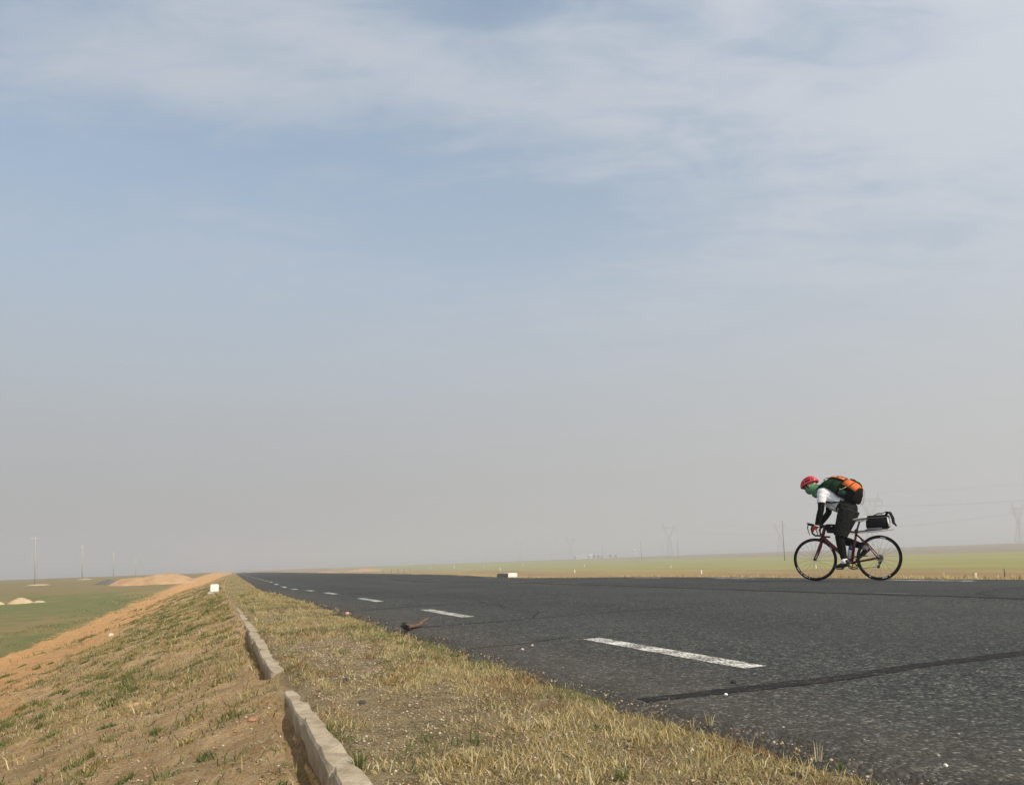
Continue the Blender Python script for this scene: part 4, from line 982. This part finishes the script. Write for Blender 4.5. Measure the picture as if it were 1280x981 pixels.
mb.ring(q(.012, .262, -.046), .014, [(-.01, -.003), (.01, -.003), (.01, .003), (-.01, .003)], 16); mb.ring(q(.034, .205, -.046), .014, [(-.01, -.003), (.01, -.003), (.01, .003), (-.01, .003)], 16)
mb.build('rear_derailleur', m_fblk, bike, False)
# brakes
for p, d in (((.872, .662), (.03, .03)), ((.235, .60), (-.02, .035))):
    mb = MB(); mb.box(q(p[0], p[1]), (.022, .05, .02))
    for s in (-1, 1): mb.tube([q(p[0], p[1] + .01, .01 * s), q(p[0] + d[0] * .5, p[1], .034 * s), q(p[0] + d[0] * .4, p[1] - .03, .018 * s)], .006, 6); mb.box(q(p[0] + d[0] * .4, p[1] - .032, .017 * s), (.045, .008, .01))
    mb.build('brake', m_fblk, bike)
# cockpit
BX, BZ = .850, .862
mb = MB(); mb.tube([q(HTt[0] - .008, HTt[1] + .01), q(HTt[0] - .012, HTt[1] + .045)], .019, 10); mb.tube([q(HTt[0] - .012, HTt[1] + .03), q(BX, BZ)], [.016, .015], 8); mb.build('stem', m_fblk, bike)
mb = MB()
def barpath(s):
    y = .205 * s
    return [q(BX, BZ, 0), q(BX, BZ, .13 * s), q(BX + .004, BZ, .18 * s), q(BX + .025, BZ - .002, y), q(BX + .065, BZ - .010, y), q(BX + .098, BZ - .035, y), q(BX + .105, BZ - .075, y + .004 * s), q(BX + .092, BZ - .128, y + .008 * s), q(BX + .050, BZ - .165, y + .012 * s), q(BX - .045, BZ - .172, y + .016 * s)]
for s in (-1, 1): mb.tube(barpath(s), .0155, 8, up=(0.3, 0.2, 1))
hb = mb.build('handlebar', m_tape, bike)
for s in (-1, 1):
    y = .206 * s
    mb = MB(); mb.tube([q(BX + .07, BZ - .004, y), q(BX + .11, BZ + .008, y), q(BX + .145, BZ + .016, y), q(BX + .166, BZ + .034, y)], [(.018, .015), (.02, .015), (.019, .014), (.010, .010)], 8); mb.build('hood', m_tape, hb)
    mb = MB(); mb.tube([q(BX + .155, BZ + .006, y), q(BX + .165, BZ - .04, y), q(BX + .150, BZ - .10, y + .004 * s), q(BX + .135, BZ - .15, y + .006 * s)], [(.009, .006), (.008, .006), (.006, .005), (.005, .005)], 8); mb.build('brake_lever', m_fblk, hb)
mb = MB()
for s in (-1, 1): mb.tube([q(BX + .15, BZ - .01, .19 * s), q(BX + .16, BZ + .02, .12 * s), q(BX + .09, BZ - .06, .05 * s), q(.87, .70, .02 * s)], .003, 5)
mb.tube([q(.82, .79, .02), q(.60, .745, .02), q(.35, .70, .02), q(.24, .62, .01)], .003, 5); mb.build('cables', m_fblk, bike)
# saddle and post
mb = MB(); mb.tube([q(ST[0] + .004, ST[1] - .01), q(.268, .888)], .0136, 10); mb.ring(q(ST[0], ST[1] + .02), .016, [(-.004, -.014), (.006, -.014), (.006, .014), (-.004, .014)], 16); mb.build('seatpost', m_fblk, bike)
mb = MB(); mb.tube([q(.395, .918), q(.38, .920), q(.32, .921), q(.26, .925), q(.20, .931), q(.155, .935), q(.135, .933)], [(.008, .012), (.015, .018), (.02, .024), (.02, .05), (.019, .068), (.018, .066), (.008, .045)], 14); sd = mb.build('saddle', m_saddle, bike)
mb = MB()
for s in (-1, 1): mb.tube([q(.35, .905, .015 * s), q(.31, .891, .022 * s), q(.23, .889, .022 * s), q(.17, .911, .03 * s)], .0035, 6)
mb.build('saddle_rails', m_met, sd)
# seatpost rack
mb = MB(); mb.box(q(.318, .735), (.04, .05, .05)); mb.tube([q(.31, .735), q(.10, .745), q(-.06, .752)], [(.011, .016), (.010, .016), (.009, .016)], 8)
mb.box(q(.02, .756), (.30, .12, .008), Matrix.Rotation(.02, 3, 'Y')); rk = mb.build('seatpost_rack', m_fblk, bike, False, bevel=.003)
MB().tube([q(.27, .716), q(.03, .722), q(-.24, .742)], [(.004, .03), (.003, .036), (.002, .03)], 8).build('mudguard', mat('mudguard_grey', (.42, .42, .40), .5, .4), rk)
mb = MB()
for s in (-1, 1): mb.tube([q(.395, .36, .03 * s), q(.385, .42, .038 * s), q(.375, .50, .036 * s)], .003, 5)
mb.ring(q(0, 0), .01, [(0, 0), (.001, 0), (.001, .001)], 3); mb.build('bottle_cage', m_fblk, bike)
STEER = Matrix.Translation(q(.84, .74)) @ Matrix.Rotation(R_(10), 4, Vector((HTt[0] - HTb[0], 0, HTt[1] - HTb[1])).normalized()) @ Matrix.Translation(-Vector(q(.84, .74)))
for o in bike.children:
    if o.name.split('.')[0] in ('fork', 'stem', 'handlebar') or (o.name.split('.')[0] == 'wheel' and o.location.x > 0): o.matrix_local = STEER @ o.matrix_local
tag(bike, 'dark red road bicycle with black wheels ridden leftward along the far lane', 'bicycle')

# ------------------------------------------------------------------ things carried on the bicycle
m_bot = mat('bottle_clear', (.50, .53, .53), .35, .5, var=.05); m_botb = mat('bottle_blue', (.03, .06, .16), .4, .5)
bot = rider_root('water_bottle')
ax = Vector((ST[0] - BBx, 0, ST[1] - BBz)).normalized(); b0 = Vector(q(.442, .335, .0))
MB().tube([b0, b0 + ax * .01, b0 + ax * .13], [.026, .034, .034], 14).build('body', m_bot, bot)
MB().tube([b0 + ax * .1305, b0 + ax * .175, b0 + ax * .19], [.0345, .033, .028], 14).build('shoulder', m_botb, bot)
MB().tube([b0 + ax * .19, b0 + ax * .20, b0 + ax * .225], [.026, .014, .011], 12).build('cap', m_fblk, bot)
tag(bot, 'pale water bottle with blue top in the bicycle frame', 'bottle')
fb = rider_root('frame_bag')
mb = MB(); mb.tube([q(.80, .815), q(.785, .838), q(.70, .832), q(.62, .822), q(.60, .80)], [(.02, .02), (.044, .028), (.046, .030), (.042, .028), (.02, .02)], 12); mb.build('pouch', m_nylon, fb)
mb = MB(); mb.tube([q(.77, .772, .018), q(.70, .765, .022), q(.62, .76, .018)], [(.03, .016), (.034, .018), (.028, .014)], 10); mb.build('side_pocket', m_nylon, fb)
mb = MB()
for k, (dx, hh_) in enumerate(((0, .007), (.011, .012), (.022, .018))): mb.box(q(.695 - dx + .01, .832 + hh_ / 2, .0318), (.0075, .002, hh_), Matrix.Rotation(-.45, 3, 'Y'))
mb.build('white_stripe_mark', m_decal, fb, False)
tag(fb, 'black bag with a small white mark on the top tube in front of the knee', 'frame bag')
tb = rider_root('rack_bag')
def rbox(x0, x1, z0, z1, hw, n=1.0):
    return MB().box(q((x0 + x1) / 2, (z0 + z1) / 2), (abs(x1 - x0), hw * 2, z1 - z0))
rbox(-.125, .195, .803, .955, .085).build('main_body', m_nylon, tb, True, bevel=.042)
rbox(-.115, .175, .945, 1.005, .072).build('lid', m_nylon, tb, False, bevel=.022)
m_zip = mat('zip_grey', (.22, .22, .22), .5, .5)
mb = MB(); pz = .962; mb.tube([q(.19, pz, -.07), q(.19, pz, .07), q(.18, pz, .084), q(-.11, pz, .084), q(-.12, pz, .07), q(-.12, pz, -.07)], .0035, 6, up=(0, 0, 1)); mb.build('zip', m_zip, tb)
mb = MB(); mb.tube([q(.10, 1.00, 0), q(.08, 1.022, 0), q(-.02, 1.024, 0), q(-.045, 1.0, 0)], [(.004, .012)] * 4, 6); mb.build('handle', m_nylon, tb)
mb = MB(); mb.tube([q(-.09, .985, .03), q(-.12, 1.04, .03), q(-.15, 1.035, .02), q(-.185, .95, .01), q(-.19, .88, .0), q(-.225, .835, -.01)], [(.012, .03), (.014, .05), (.016, .055), (.016, .05), (.018, .035), (.010, .016)], 8); mb.build('rolled_jacket', m_nylon, tb)
mb = MB(); mb.tube([q(-.128, .965, .05), q(-.138, .90, .055), q(-.15, .825, .05)], [(.008, .02), (.012, .026), (.008, .02)], 8); mb.build('reflective_flap', mat('reflective_grey', (.66, .66, .64), .4, .5), tb)
mb = MB(); mb.tube([q(.06, 1.006, .03), q(.02, 1.035, .03), q(-.05, 1.03, .028), q(-.1, 1.05, .03)], .006, 6); mb.build('strap', m_nylon, tb)
mb = MB(); mb.box(q(.06, .80, .075), (.22, .008, .03)); mb.build('bottom_piping', m_zip, tb, False)
tb.location = tb.location + Matrix.Rotation(math.pi - PHI, 3, 'Z') @ Vector((-.04, .004, -.042))
tag(tb, 'black boxy bag strapped on the rack behind the saddle', 'bag')

# ------------------------------------------------------------------ rider
m_skin = mat('skin', (.46, .29, .20), .6, .4, var=.06)
m_shirt = mat('shirt_white', (.80, .80, .83), .85, .2, var=.04, scale=12, bump=.8, bscale=11, bdist=.05)
m_shorts = mat('shorts_charcoal', (.017, .0175, .016), .9, .10, var=.2, scale=14, bump=.9, bscale=10, bdist=.06)
m_legg = mat('leggings_black', (.005, .005, .0053), .85, .10, var=.2)
m_glove = mat('glove_red', (.55, .03, .05), .7, .3, var=.1); m_glove2 = mat('glove_black', (.014, .014, .014), .8, .3)
m_sock = mat('sock_white', (.75, .74, .70), .9, .2, var=.05); m_shoe = mat('shoe_black', (.014, .014, .015), .5, .4)
m_buff = mat('neck_gaiter_green', (.17, .36, .20), .9, .2, var=.25, scale=14, bump=.6, bscale=22, col2=(.06, .16, .075))
m_helm = mat('helmet_red', (.56, .016, .035), .25, .5, var=.05, coat=.6); m_liner = mat('helmet_liner', (.03, .008, .012), .8, .2)
m_lens = mat('lens_black', (.008, .008, .009), .1, .6)
man = rider_root('person')
HL, HR = q(.425, 1.05, .085), q(.425, 1.05, -.085)
KL, KR = q(.540, .66, .10), q(.630, .645, -.10); AL, AR = q(.462, .275, .115), q(.222, .500, -.115)
SL, SR = q(.762, 1.365, .165), q(.785, 1.355, -.165)
EL, ER = q(.755, 1.085, .225), q(.86, 1.09, -.235); WL, WR = q(.835, .835, .215), q(.985, .915, -.21)
HD = Vector(q(1.035, 1.515)); NK = q(.86, 1.435)
def lerp(a, b, k): return tuple(Vector(a).lerp(Vector(b), k))
def limb(mb, pts, rad): mb.tube(pts, rad, 12, up=(0, 1, 0))
def torso(mb, g=0.0):
    mb.tube([q(.385, 1.045), q(.42, 1.075), q(.50, 1.135), q(.60, 1.205), q(.67, 1.275), q(.74, 1.345), q(.795, 1.395), q(.835, 1.42)],
            [(.075 + g, .12 + g), (.115 + g, .155 + g), (.105 + g, .145 + g), (.10 + g, .145 + g), (.108 + g, .160 + g), (.10 + g, .175 + g), (.075 + g, .13 + g), (.055 + g, .07 + g)], 16)
def head_tube(mb):
    hr = Matrix.Rotation(R_(36), 3, 'Y')      # face turned down towards the road ahead
    def h(x, y, z): return HD + hr @ Vector((x, y, z))
    mb.ball(h(0, 0, .015), (.098, .078, .108), hr, 16, 12); mb.ball(h(.025, 0, -.055), (.07, .058, .065), hr)
    mb.tube([h(.088, 0, .02), h(.108, 0, -.022), h(.112, 0, -.034), h(.088, 0, -.045)], [.008, .012, .016, .008], 8)          # nose
    mb.tube([h(.080, -.022, -.068), h(.090, 0, -.067), h(.080, .022, -.068)], [.006, .009, .006], 8, up=(0, 0, 1))           # lips
    for s in (-1, 1): mb.ball(h(-.008, .078 * s, -.012), (.022, .010, .032), hr, 8, 6); mb.ball(h(.083, .03 * s, .012), .013, None, 8, 6)
    return hr, h
mb = MB(); torso(mb)
mb.tube([q(.80, 1.39), NK, q(.94, 1.47), tuple(HD)], [.075, .06, .058, .06], 12)
hr, h = head_tube(mb)
for Hh, K, A in ((HL, KL, AL), (HR, KR, AR)): limb(mb, [Hh, lerp(Hh, K, .5), K, lerp(K, A, .3), lerp(K, A, .7), A], [.092, .078, .056, .058, .044, .036])
for S, Ee, Wr in ((SL, EL, WL), (SR, ER, WR)): limb(mb, [lerp(S, (S[0] - .05, 0, S[2]), .4), S, lerp(S, Ee, .5), Ee, lerp(Ee, Wr, .35), Wr], [.06, .06, .047, .038, .040, .027])
mb.build('body', m_skin, man, fuse=.009)
mb = MB(); torso(mb, .014)
for S, Ee in ((SL, EL), (SR, ER)): limb(mb, [lerp(S, (S[0] - .05, 0, S[2]), .5), S, lerp(S, Ee, .35), lerp(S, Ee, .66)], [.075, .077, .068, .066])
mb.tube([q(.52, 1.10), q(.60, 1.10), q(.68, 1.14), q(.74, 1.2)], [(.03, .1), (.05, .12), (.05, .12), (.03, .1)], 12)   # loose belly of the shirt
mb.build('shirt', m_shirt, man, fuse=.009)
mb = MB()
mb.tube([q(.36, 1.03), q(.405, 1.055), q(.46, 1.12), q(.505, 1.165)], [(.10, .13), (.135, .168), (.135, .170), (.120, .160)], 16)
limb(mb, [lerp(HL, KL, -.08), lerp(HL, KL, .2), lerp(HL, KL, .5), lerp(HL, KL, .80), lerp(HL, KL, .97)], [.115, .118, .108, .100, .092])
limb(mb, [lerp(HR, KR, -.08), lerp(HR, KR, .2), lerp(HR, KR, .5), lerp(HR, KR, .80), lerp(HR, KR, .9)], [.115, .115, .104, .094, .090])
mb.build('shorts', m_shorts, man, fuse=.009)
for K, A, Hh in ((KL, AL, HL), (KR, AR, HR)):
    mb = MB(); limb(mb, [lerp(Hh, K, .78), K, lerp(K, A, .12), lerp(K, A, .32), lerp(K, A, .7), lerp(K, A, .93)], [.074, .066, .064, .066, .052, .045]); mb.build('legging', m_legg, man, fuse=.008)
    MB().tube([lerp(K, A, .90), lerp(K, A, 1.0), lerp(K, A, 1.08)], [.047, .046, .047], 12).build('sock', m_sock, man)
for S, Ee, Wr in ((SL, EL, WL), (SR, ER, WR)):
    mb = MB(); limb(mb, [lerp(S, Ee, .52), lerp(S, Ee, .8), Ee, lerp(Ee, Wr, .35), lerp(Ee, Wr, .75), lerp(Ee, Wr, 1.02)], [.055, .051, .048, .049, .041, .035]); mb.build('arm_sleeve', m_legg, man, fuse=.008)
def shoe(heel, ball, toe, y, upv):
    upv = Vector(upv).normalized(); mb = MB()
    a, b, c = [Vector(q(p[0], p[1], y)) for p in (heel, ball, toe)]
    mb.tube([a - (b - a).normalized() * .02 + upv * .035, a + upv * .045, a.lerp(b, .45) + upv * .04, b + upv * .030, c + upv * .022, c + (c - b).normalized() * .014 + upv * .018],
            [(.030, .026), (.045, .036), (.040, .040), (.030, .046), (.020, .038), (.008, .02)], 12)
    mb.tube([a + upv * .05, a.lerp(b, .1) + upv * .10], [(.042, .036), (.045, .038)], 12)
    s_ = mb.build('shoe', m_shoe, man, fuse=.006)
    mb = MB(); mb.tube([a - (b - a).normalized() * .02 + upv * .006, a.lerp(b, .5) + upv * .008, b + upv * .004, c + upv * .006], [(.007, .036), (.007, .036), (.007, .048), (.006, .03)], 10); mb.build('sole', m_fblk, s_)
    mb = MB()
    for k in (.42, .6, .78): p = a.lerp(b, k) + upv * (.074 - .028 * k); mb.tube([p + Vector((0, -.036, -.012)), p + upv * .006, p + Vector((0, .036, -.012))], .005, 6, up=(1, 0, 0))
    mb.build('laces', m_zip, s_)
shoe((.418, .205), (.540, .188), (.612, .182), .115, (.05, 0, 1)); shoe((.172, .465), (.272, .385), (.325, .342), -.115, (.68, 0, .74))
def hand(w, tip, across, material, curl, y_out):
    """palm from wrist to knuckles, four fingers wrapped round the bar, thumb on the inner side"""
    w, tip, across = Vector(w), Vector(tip), Vector(across).normalized(); d = (tip - w).normalized(); dn = Vector(curl).normalized()
    mb = MB(); mb.tube([w - d * .02, w, lerp(w, tip, .5), tip], [(.026, .028), (.022, .030), (.020, .040), (.016, .042)], 10, up=tuple(across))
    for i, (o_, ln) in enumerate(((-.031, .062), (-.010, .072), (.011, .068), (.031, .054))):
        p0 = tip + across * o_; p1 = p0 + d * ln * .42 + dn * ln * .12; p2 = p1 + dn * ln * .46 + d * ln * .02; p3 = p2 + dn * ln * .15 - d * ln * .38
        mb.tube([p0 - d * .012, p0, p1, p2, p3], [.0105, .0105, .0098, .0092, .0078], 8, up=tuple(across))
    b0_ = w.lerp(tip, .35) + across * y_out * .034; b1 = b0_ + across * y_out * .018 + d * .028 + dn * .012; b2 = b1 + dn * .03 + d * .012
    mb.tube([b0_, b1, b2, b2 + dn * .018 - across * y_out * .006], [.0135, .012, .0105, .008], 8, up=tuple(d.cross(across)))
    return mb.build('glove', material, man, fuse=.0042)
gl_ = hand(WL, Vector(WL) + ((STEER @ Vector(q(BX + .080, BZ - .075, .212))) - Vector(WL)) * .72, (-.25, 0, 1), m_glove, (.55, -.9, -.25), 1)
gr_o = hand(WR, STEER @ Vector(q(BX + .122, BZ + .040, -.208)), (0, 1, 0), m_glove2, (.25, 0, -1), 1)
MB().tube([lerp(EL, WL, .95), lerp(EL, WL, 1.02)], [.037, .036], 12).build('glove_cuff', m_sock, gl_)
# neck gaiter over mouth and neck
mb = MB(); mb.tube([q(.820, 1.395), q(.865, 1.42), q(.925, 1.445), h(-.01, 0, -.075), h(.012, 0, -.042), h(.018, 0, -.012)], [(.088, .088), (.082, .080), (.084, .078), (.088, .076), (.098, .080), (.100, .082)], 16)
mb.ball(h(.055, 0, -.06), (.064, .058, .062), hr); mb.tube([q(.86, 1.375), q(.905, 1.345), q(.945, 1.345), q(.985, 1.38)], [(.035, .055), (.045, .062), (.042, .055), (.04, .045)], 10); mb.build('neck_gaiter', m_buff, man, fuse=.008)
mb = MB()
for s in (-1, 1): mb.ball(h(.094, .034 * s, .012), (.012, .032, .022), hr, 10, 7); mb.tube([h(.085, .066 * s, .016), h(.04, .084 * s, .016), h(-.015, .088 * s, .01)], [.008, .0055, .004], 6, up=(0, 0, 1))
mb.build('sunglasses', m_lens, man)
# helmet: dark liner, red ribs with vents between, rear cradle, chin strap
hel = MB()
hr2 = Matrix.Rotation(R_(25), 3, 'Y')
def h2(x, y, z): return HD + hr2 @ Vector((x, y, z))
def hp(a, b, k=1.0):                       # a: front(0)..back(pi), b: sideways angle
    return h2((.130 * math.cos(a)) * k - .002, .098 * math.sin(b) * k * (0.30 + .70 * max(0.0, math.sin(a)) ** .6), .012 + .132 * max(0.0, math.sin(a)) ** .8 * math.cos(b) * k)
vs = []; fs = []; na, nb = 16, 14
for i in range(na + 1):
    a = .04 + (math.pi - .08) * i / na
    for j in range(nb + 1): vs.append(hp(a, -1.5 + 3.0 * j / nb, .95))
for i in range(na):
    for j in range(nb): k = i * (nb + 1) + j; fs.append((k, k + 1, k + nb + 2, k + nb + 1))
hel.add(vs, fs); helm = hel.build('helmet', m_liner, man)
for j, bb in enumerate((-1.42, -1.0, -.56, -.16, .16, .56, 1.0, 1.42)):
    mb = MB(); pts = [hp(a, bb * (.92 + .08 * math.sin(a)), 1.0) for a in np.linspace(.02, math.pi - .02, 15)]
    mb.tube(pts, [(.011, .007)] + [(.0155 if abs(bb) < 1.3 else .018, .011)] * 13 + [(.010, .007)], 8, up=tuple(hr2 @ Vector((0, math.sin(bb), math.cos(bb))))); mb.build('shell_rib', m_helm, helm)
for aa in (.55, 1.35, 2.2):
    mb = MB(); mb.tube([hp(aa, b, .985) for b in np.linspace(-1.4, 1.4, 13)], .009, 6, up=tuple(hr2 @ Vector((1, 0, 0)))); mb.build('shell_bridge', m_helm, helm)
mb = MB(); mb.tube([hp(a, 1.5, 1.0) for a in np.linspace(0.0, math.pi, 15)], .010, 6); mb.tube([hp(a, -1.5, 1.0) for a in np.linspace(0.0, math.pi, 15)], .010, 6); mb.build('helmet_rim', m_helm, helm)
mb = MB()
for s in (-1, 1): mb.tube([h(.02, .086 * s, .03), h(.02, .080 * s, -.05), h(.035, .03 * s, -.118), h(.04, 0, -.122)], .005, 6)
mb.build('chin_strap', m_legg, helm)
tag(man, 'cyclist in white shirt, charcoal shorts and red helmet bent low over the handlebar', 'person')

# ------------------------------------------------------------------ backpack
m_pgreen = mat('pack_green', (.012, .045, .016), .85, .12, var=.2, scale=30, bump=.3, bscale=40)
m_porange = mat('pack_orange', (.62, .135, .030), .75, .3, var=.12, scale=25, bump=.4, bscale=30)
m_pblack = mat('pack_black', (.006, .006, .0063), .85, .12, var=.2, bump=.3, bscale=40); m_lime = mat('lime_tag', (.42, .62, .16), .7, .3)
m_dkred = mat('strap_red', (.18, .02, .03), .7, .3); m_teal = mat('pocket_teal', (.022, .06, .055), .8, .3)
pk = rider_root('backpack')
A0 = Vector(q(.800, 1.475)); A1 = Vector(q(.365, 1.200)); AXs = (A1 - A0); PLn = AXs.length; AXs.normalize(); NN = Vector((-AXs.z, 0, AXs.x)); NN = NN if NN.z > 0 else -NN
XS = [(-.12, 0), (-.145, .03), (-.155, .095), (-.135, .150), (-.095, .205), (-.05, .232), (0, .236), (.05, .232), (.095, .205), (.135, .150), (.155, .095), (.145, .03), (.12, 0)]
def sect(s, ky, kn, n0=0.0): return [A0 + AXs * s + NN * (n0 + n_ * kn) + Vector((0, y_ * ky, 0)) for y_, n_ in XS]
def ploft(secs, lo, hi, closed=True, grow=0.0):
    mb = MB(); k = hi - lo; vs = []; fs = []
    for sct in secs:
        cen = sum(sct, Vector()) / len(sct)
        vs += [p + (p - cen).normalized() * grow for p in sct[lo:hi]]
    for i in range(len(secs) - 1):
        for j in range(k - (0 if closed else 1)):
            j2 = (j + 1) % k; fs.append((i * k + j, i * k + j2, (i + 1) * k + j2, (i + 1) * k + j))
    if closed: fs.append(tuple(reversed(range(k)))); fs.append(tuple((len(secs) - 1) * k + j for j in range(k)))
    mb.add(vs, fs); return mb
def prof(s):
    k = s / PLn; kn = np.interp(k, [-.06, 0, .08, .2, .45, .7, .9, 1.0, 1.1, 1.14], [.30, .52, .74, .96, 1.08, 1.12, 1.12, 1.06, .78, .45]); ky = np.interp(k, [-.06, 0, .1, .5, .9, 1.05, 1.14], [.55, .78, .92, 1.0, 1.0, .92, .7])
    return sect(s, ky, kn)
S1 = [prof(PLn * k) for k in (-.06, -.02, .04, .12, .22, .34, .46, .58, .62)]
S2 = [prof(PLn * k) for k in (.56, .64, .74, .86, .96, 1.04, 1.10, 1.14)]
mn = ploft(S1, 0, 13).build('main_compartment', m_pgreen, pk, fuse=None)
lw = ploft(S2, 0, 13, grow=.006).build('lower_compartment', m_pblack, pk)
def shell(secs, lo, hi, name, material, g=.010, th=.012):
    o = ploft(secs, lo, hi, False, g).build(name, material, pk); m_ = o.modifiers.new('t', 'SOLIDIFY'); m_.thickness = th; m_.offset = 0; return o
shell([prof(PLn * k) for k in (.10, .20, .32, .44, .53)], 4, 6, 'upper_panel', m_porange); shell([prof(PLn * k) for k in (.10, .20, .32, .44, .53)], 7, 9, 'upper_panel', m_porange)
shell([prof(PLn * k) for k in (.02, .10, .24)], 5, 8, 'lid', m_pgreen, .014)
shell([prof(PLn * k) for k in (.26, .40, .54)], 5, 8, 'upper_panel', m_porange, .010)
shell([prof(PLn * k) for k in (.58, .72, .86, .98, 1.03)], 3, 10, 'lower_panel', m_porange, .012)
shell([prof(PLn * k) for k in (.53, .58)], 0, 13, 'compression_band', m_pblack, .012)
shell([prof(PLn * k) for k in (.62, .74, .84)], 1, 3, 'side_pocket', m_teal, .014); shell([prof(PLn * k) for k in (.62, .74, .84)], 10, 12, 'side_pocket', m_teal, .014)
def pp(k, i, g=.02):
    s = prof(PLn * k); cen = sum(s, Vector()) / len(s); return s[i] + (s[i] - cen).normalized() * g
for i in (2, 10):
    MB().tube([pp(.62, i), pp(.68, i, .024), pp(.76, i + (1 if i < 5 else -1), .026)], [(.005, .014)] * 3, 6).build('lime_tag', m_lime, pk)
for i in (4, 8):
    MB().tube([pp(k, i, .012) for k in (.06, .18, .32, .45, .56)], [(.007, .011)] * 5, 6).build('edge_piping', m_pblack, pk)
    MB().tube([pp(k, i + (-1 if i < 6 else 1), .018) for k in (.60, .74, .88, 1.0, 1.06)], [(.008, .014)] * 5, 6).build('edge_piping', m_pblack, pk)
for k in (.30, .82):
    MB().tube([pp(k, i, .017) for i in range(1, 12)], [(.008, .005)] * 11, 6).build('compression_strap', m_pblack, pk)
MB().tube([pp(k, 6, .02) for k in (.60, .75, .9, 1.02)], [(.022, .006)] * 4, 6).build('centre_strip', m_pgreen, pk)
MB().tube([pp(.12, 6, .014), pp(.3, 6, .02), pp(.5, 6, .018)], [(.006, .012)] * 3, 6).build('lid_strap', m_pblack, pk)
mb = MB(); mb.box(pp(.70, 6, .022), (.06, .05, .018), Matrix.Rotation(.55, 3, 'Y')); mb.build('buckle', m_dkred, pk, False, bevel=.004)
MB().tube([pp(.96, 4, .02), pp(1.04, 4, .04), pp(1.10, 4, .035), pp(1.16, 3, .05), pp(1.2, 2, .03), pp(1.14, 1, .03)], .0035, 6).build('drawcord', m_zip, pk)
MB().tube([pp(-.05, 6, .0), pp(-.08, 7, .035), pp(-.02, 7, .045), pp(.03, 6, .02)], [(.004, .012)] * 4, 6).build('grab_loop', m_pblack, pk)
for s in (-1, 1):
    MB().tube([tuple(A0 + Vector((0, .085 * s, .02))), q(.825, 1.475, .105 * s), q(.85, 1.42, .12 * s), q(.805, 1.29, .155 * s), q(.73, 1.215, .178 * s), q(.62, 1.18, .176 * s), q(.51, 1.19, .165 * s)],
              [(.010, .03), (.012, .032), (.012, .032), (.012, .03), (.008, .02), (.006, .013), (.006, .013)], 8).build('shoulder_strap', m_pblack, pk)
    MB().tube([q(.460, 1.215, .165 * s), q(.49, 1.15, .185 * s), q(.535, 1.10, .165 * s), q(.575, 1.07, .09 * s), q(.58, 1.062, 0)], [(.012, .026), (.012, .026), (.008, .02), (.005, .014), (.005, .014)], 8).build('hip_belt', m_pblack, pk)
    MB().tube([q(.50, 1.19, .168 * s), q(.62, 1.20, .182 * s), q(.73, 1.205, .185 * s)], [(.005, .010), (.005, .010), (.012, .022)], 6).build('side_strap', m_pblack, pk)
    MB().tube([q(.735, 1.335, .186 * s), q(.725, 1.29, .192 * s), q(.72, 1.26, .190 * s)], [(.004, .012)] * 3, 6).build('lime_loop', m_lime, pk)
tag(pk, 'bulging green, orange and black backpack worn on the cyclist\'s back', 'backpack')

# ------------------------------------------------------------------ dusty air
HZ = 0.00125
hz = MB().box((0, 0, 23.5), (9400, 9400, 61)).build('haze', None, None, False)
hz.data.materials.clear()
hm = bpy.data.materials.new('dusty_air'); hm.use_nodes = True; nt = hm.node_tree; nt.nodes.clear()
pv = nt.nodes.new('ShaderNodeVolumePrincipled'); pv.inputs['Color'].default_value = (0.755, 0.772, 0.815, 1); pv.inputs['Density'].default_value = HZ; pv.inputs['Anisotropy'].default_value = 0.2
nt.links.new(pv.outputs[0], nt.nodes.new('ShaderNodeOutputMaterial').inputs['Volume']); hz.data.materials.append(hm)
tag(hz, 'pale dusty haze over the plain', kind='stuff')
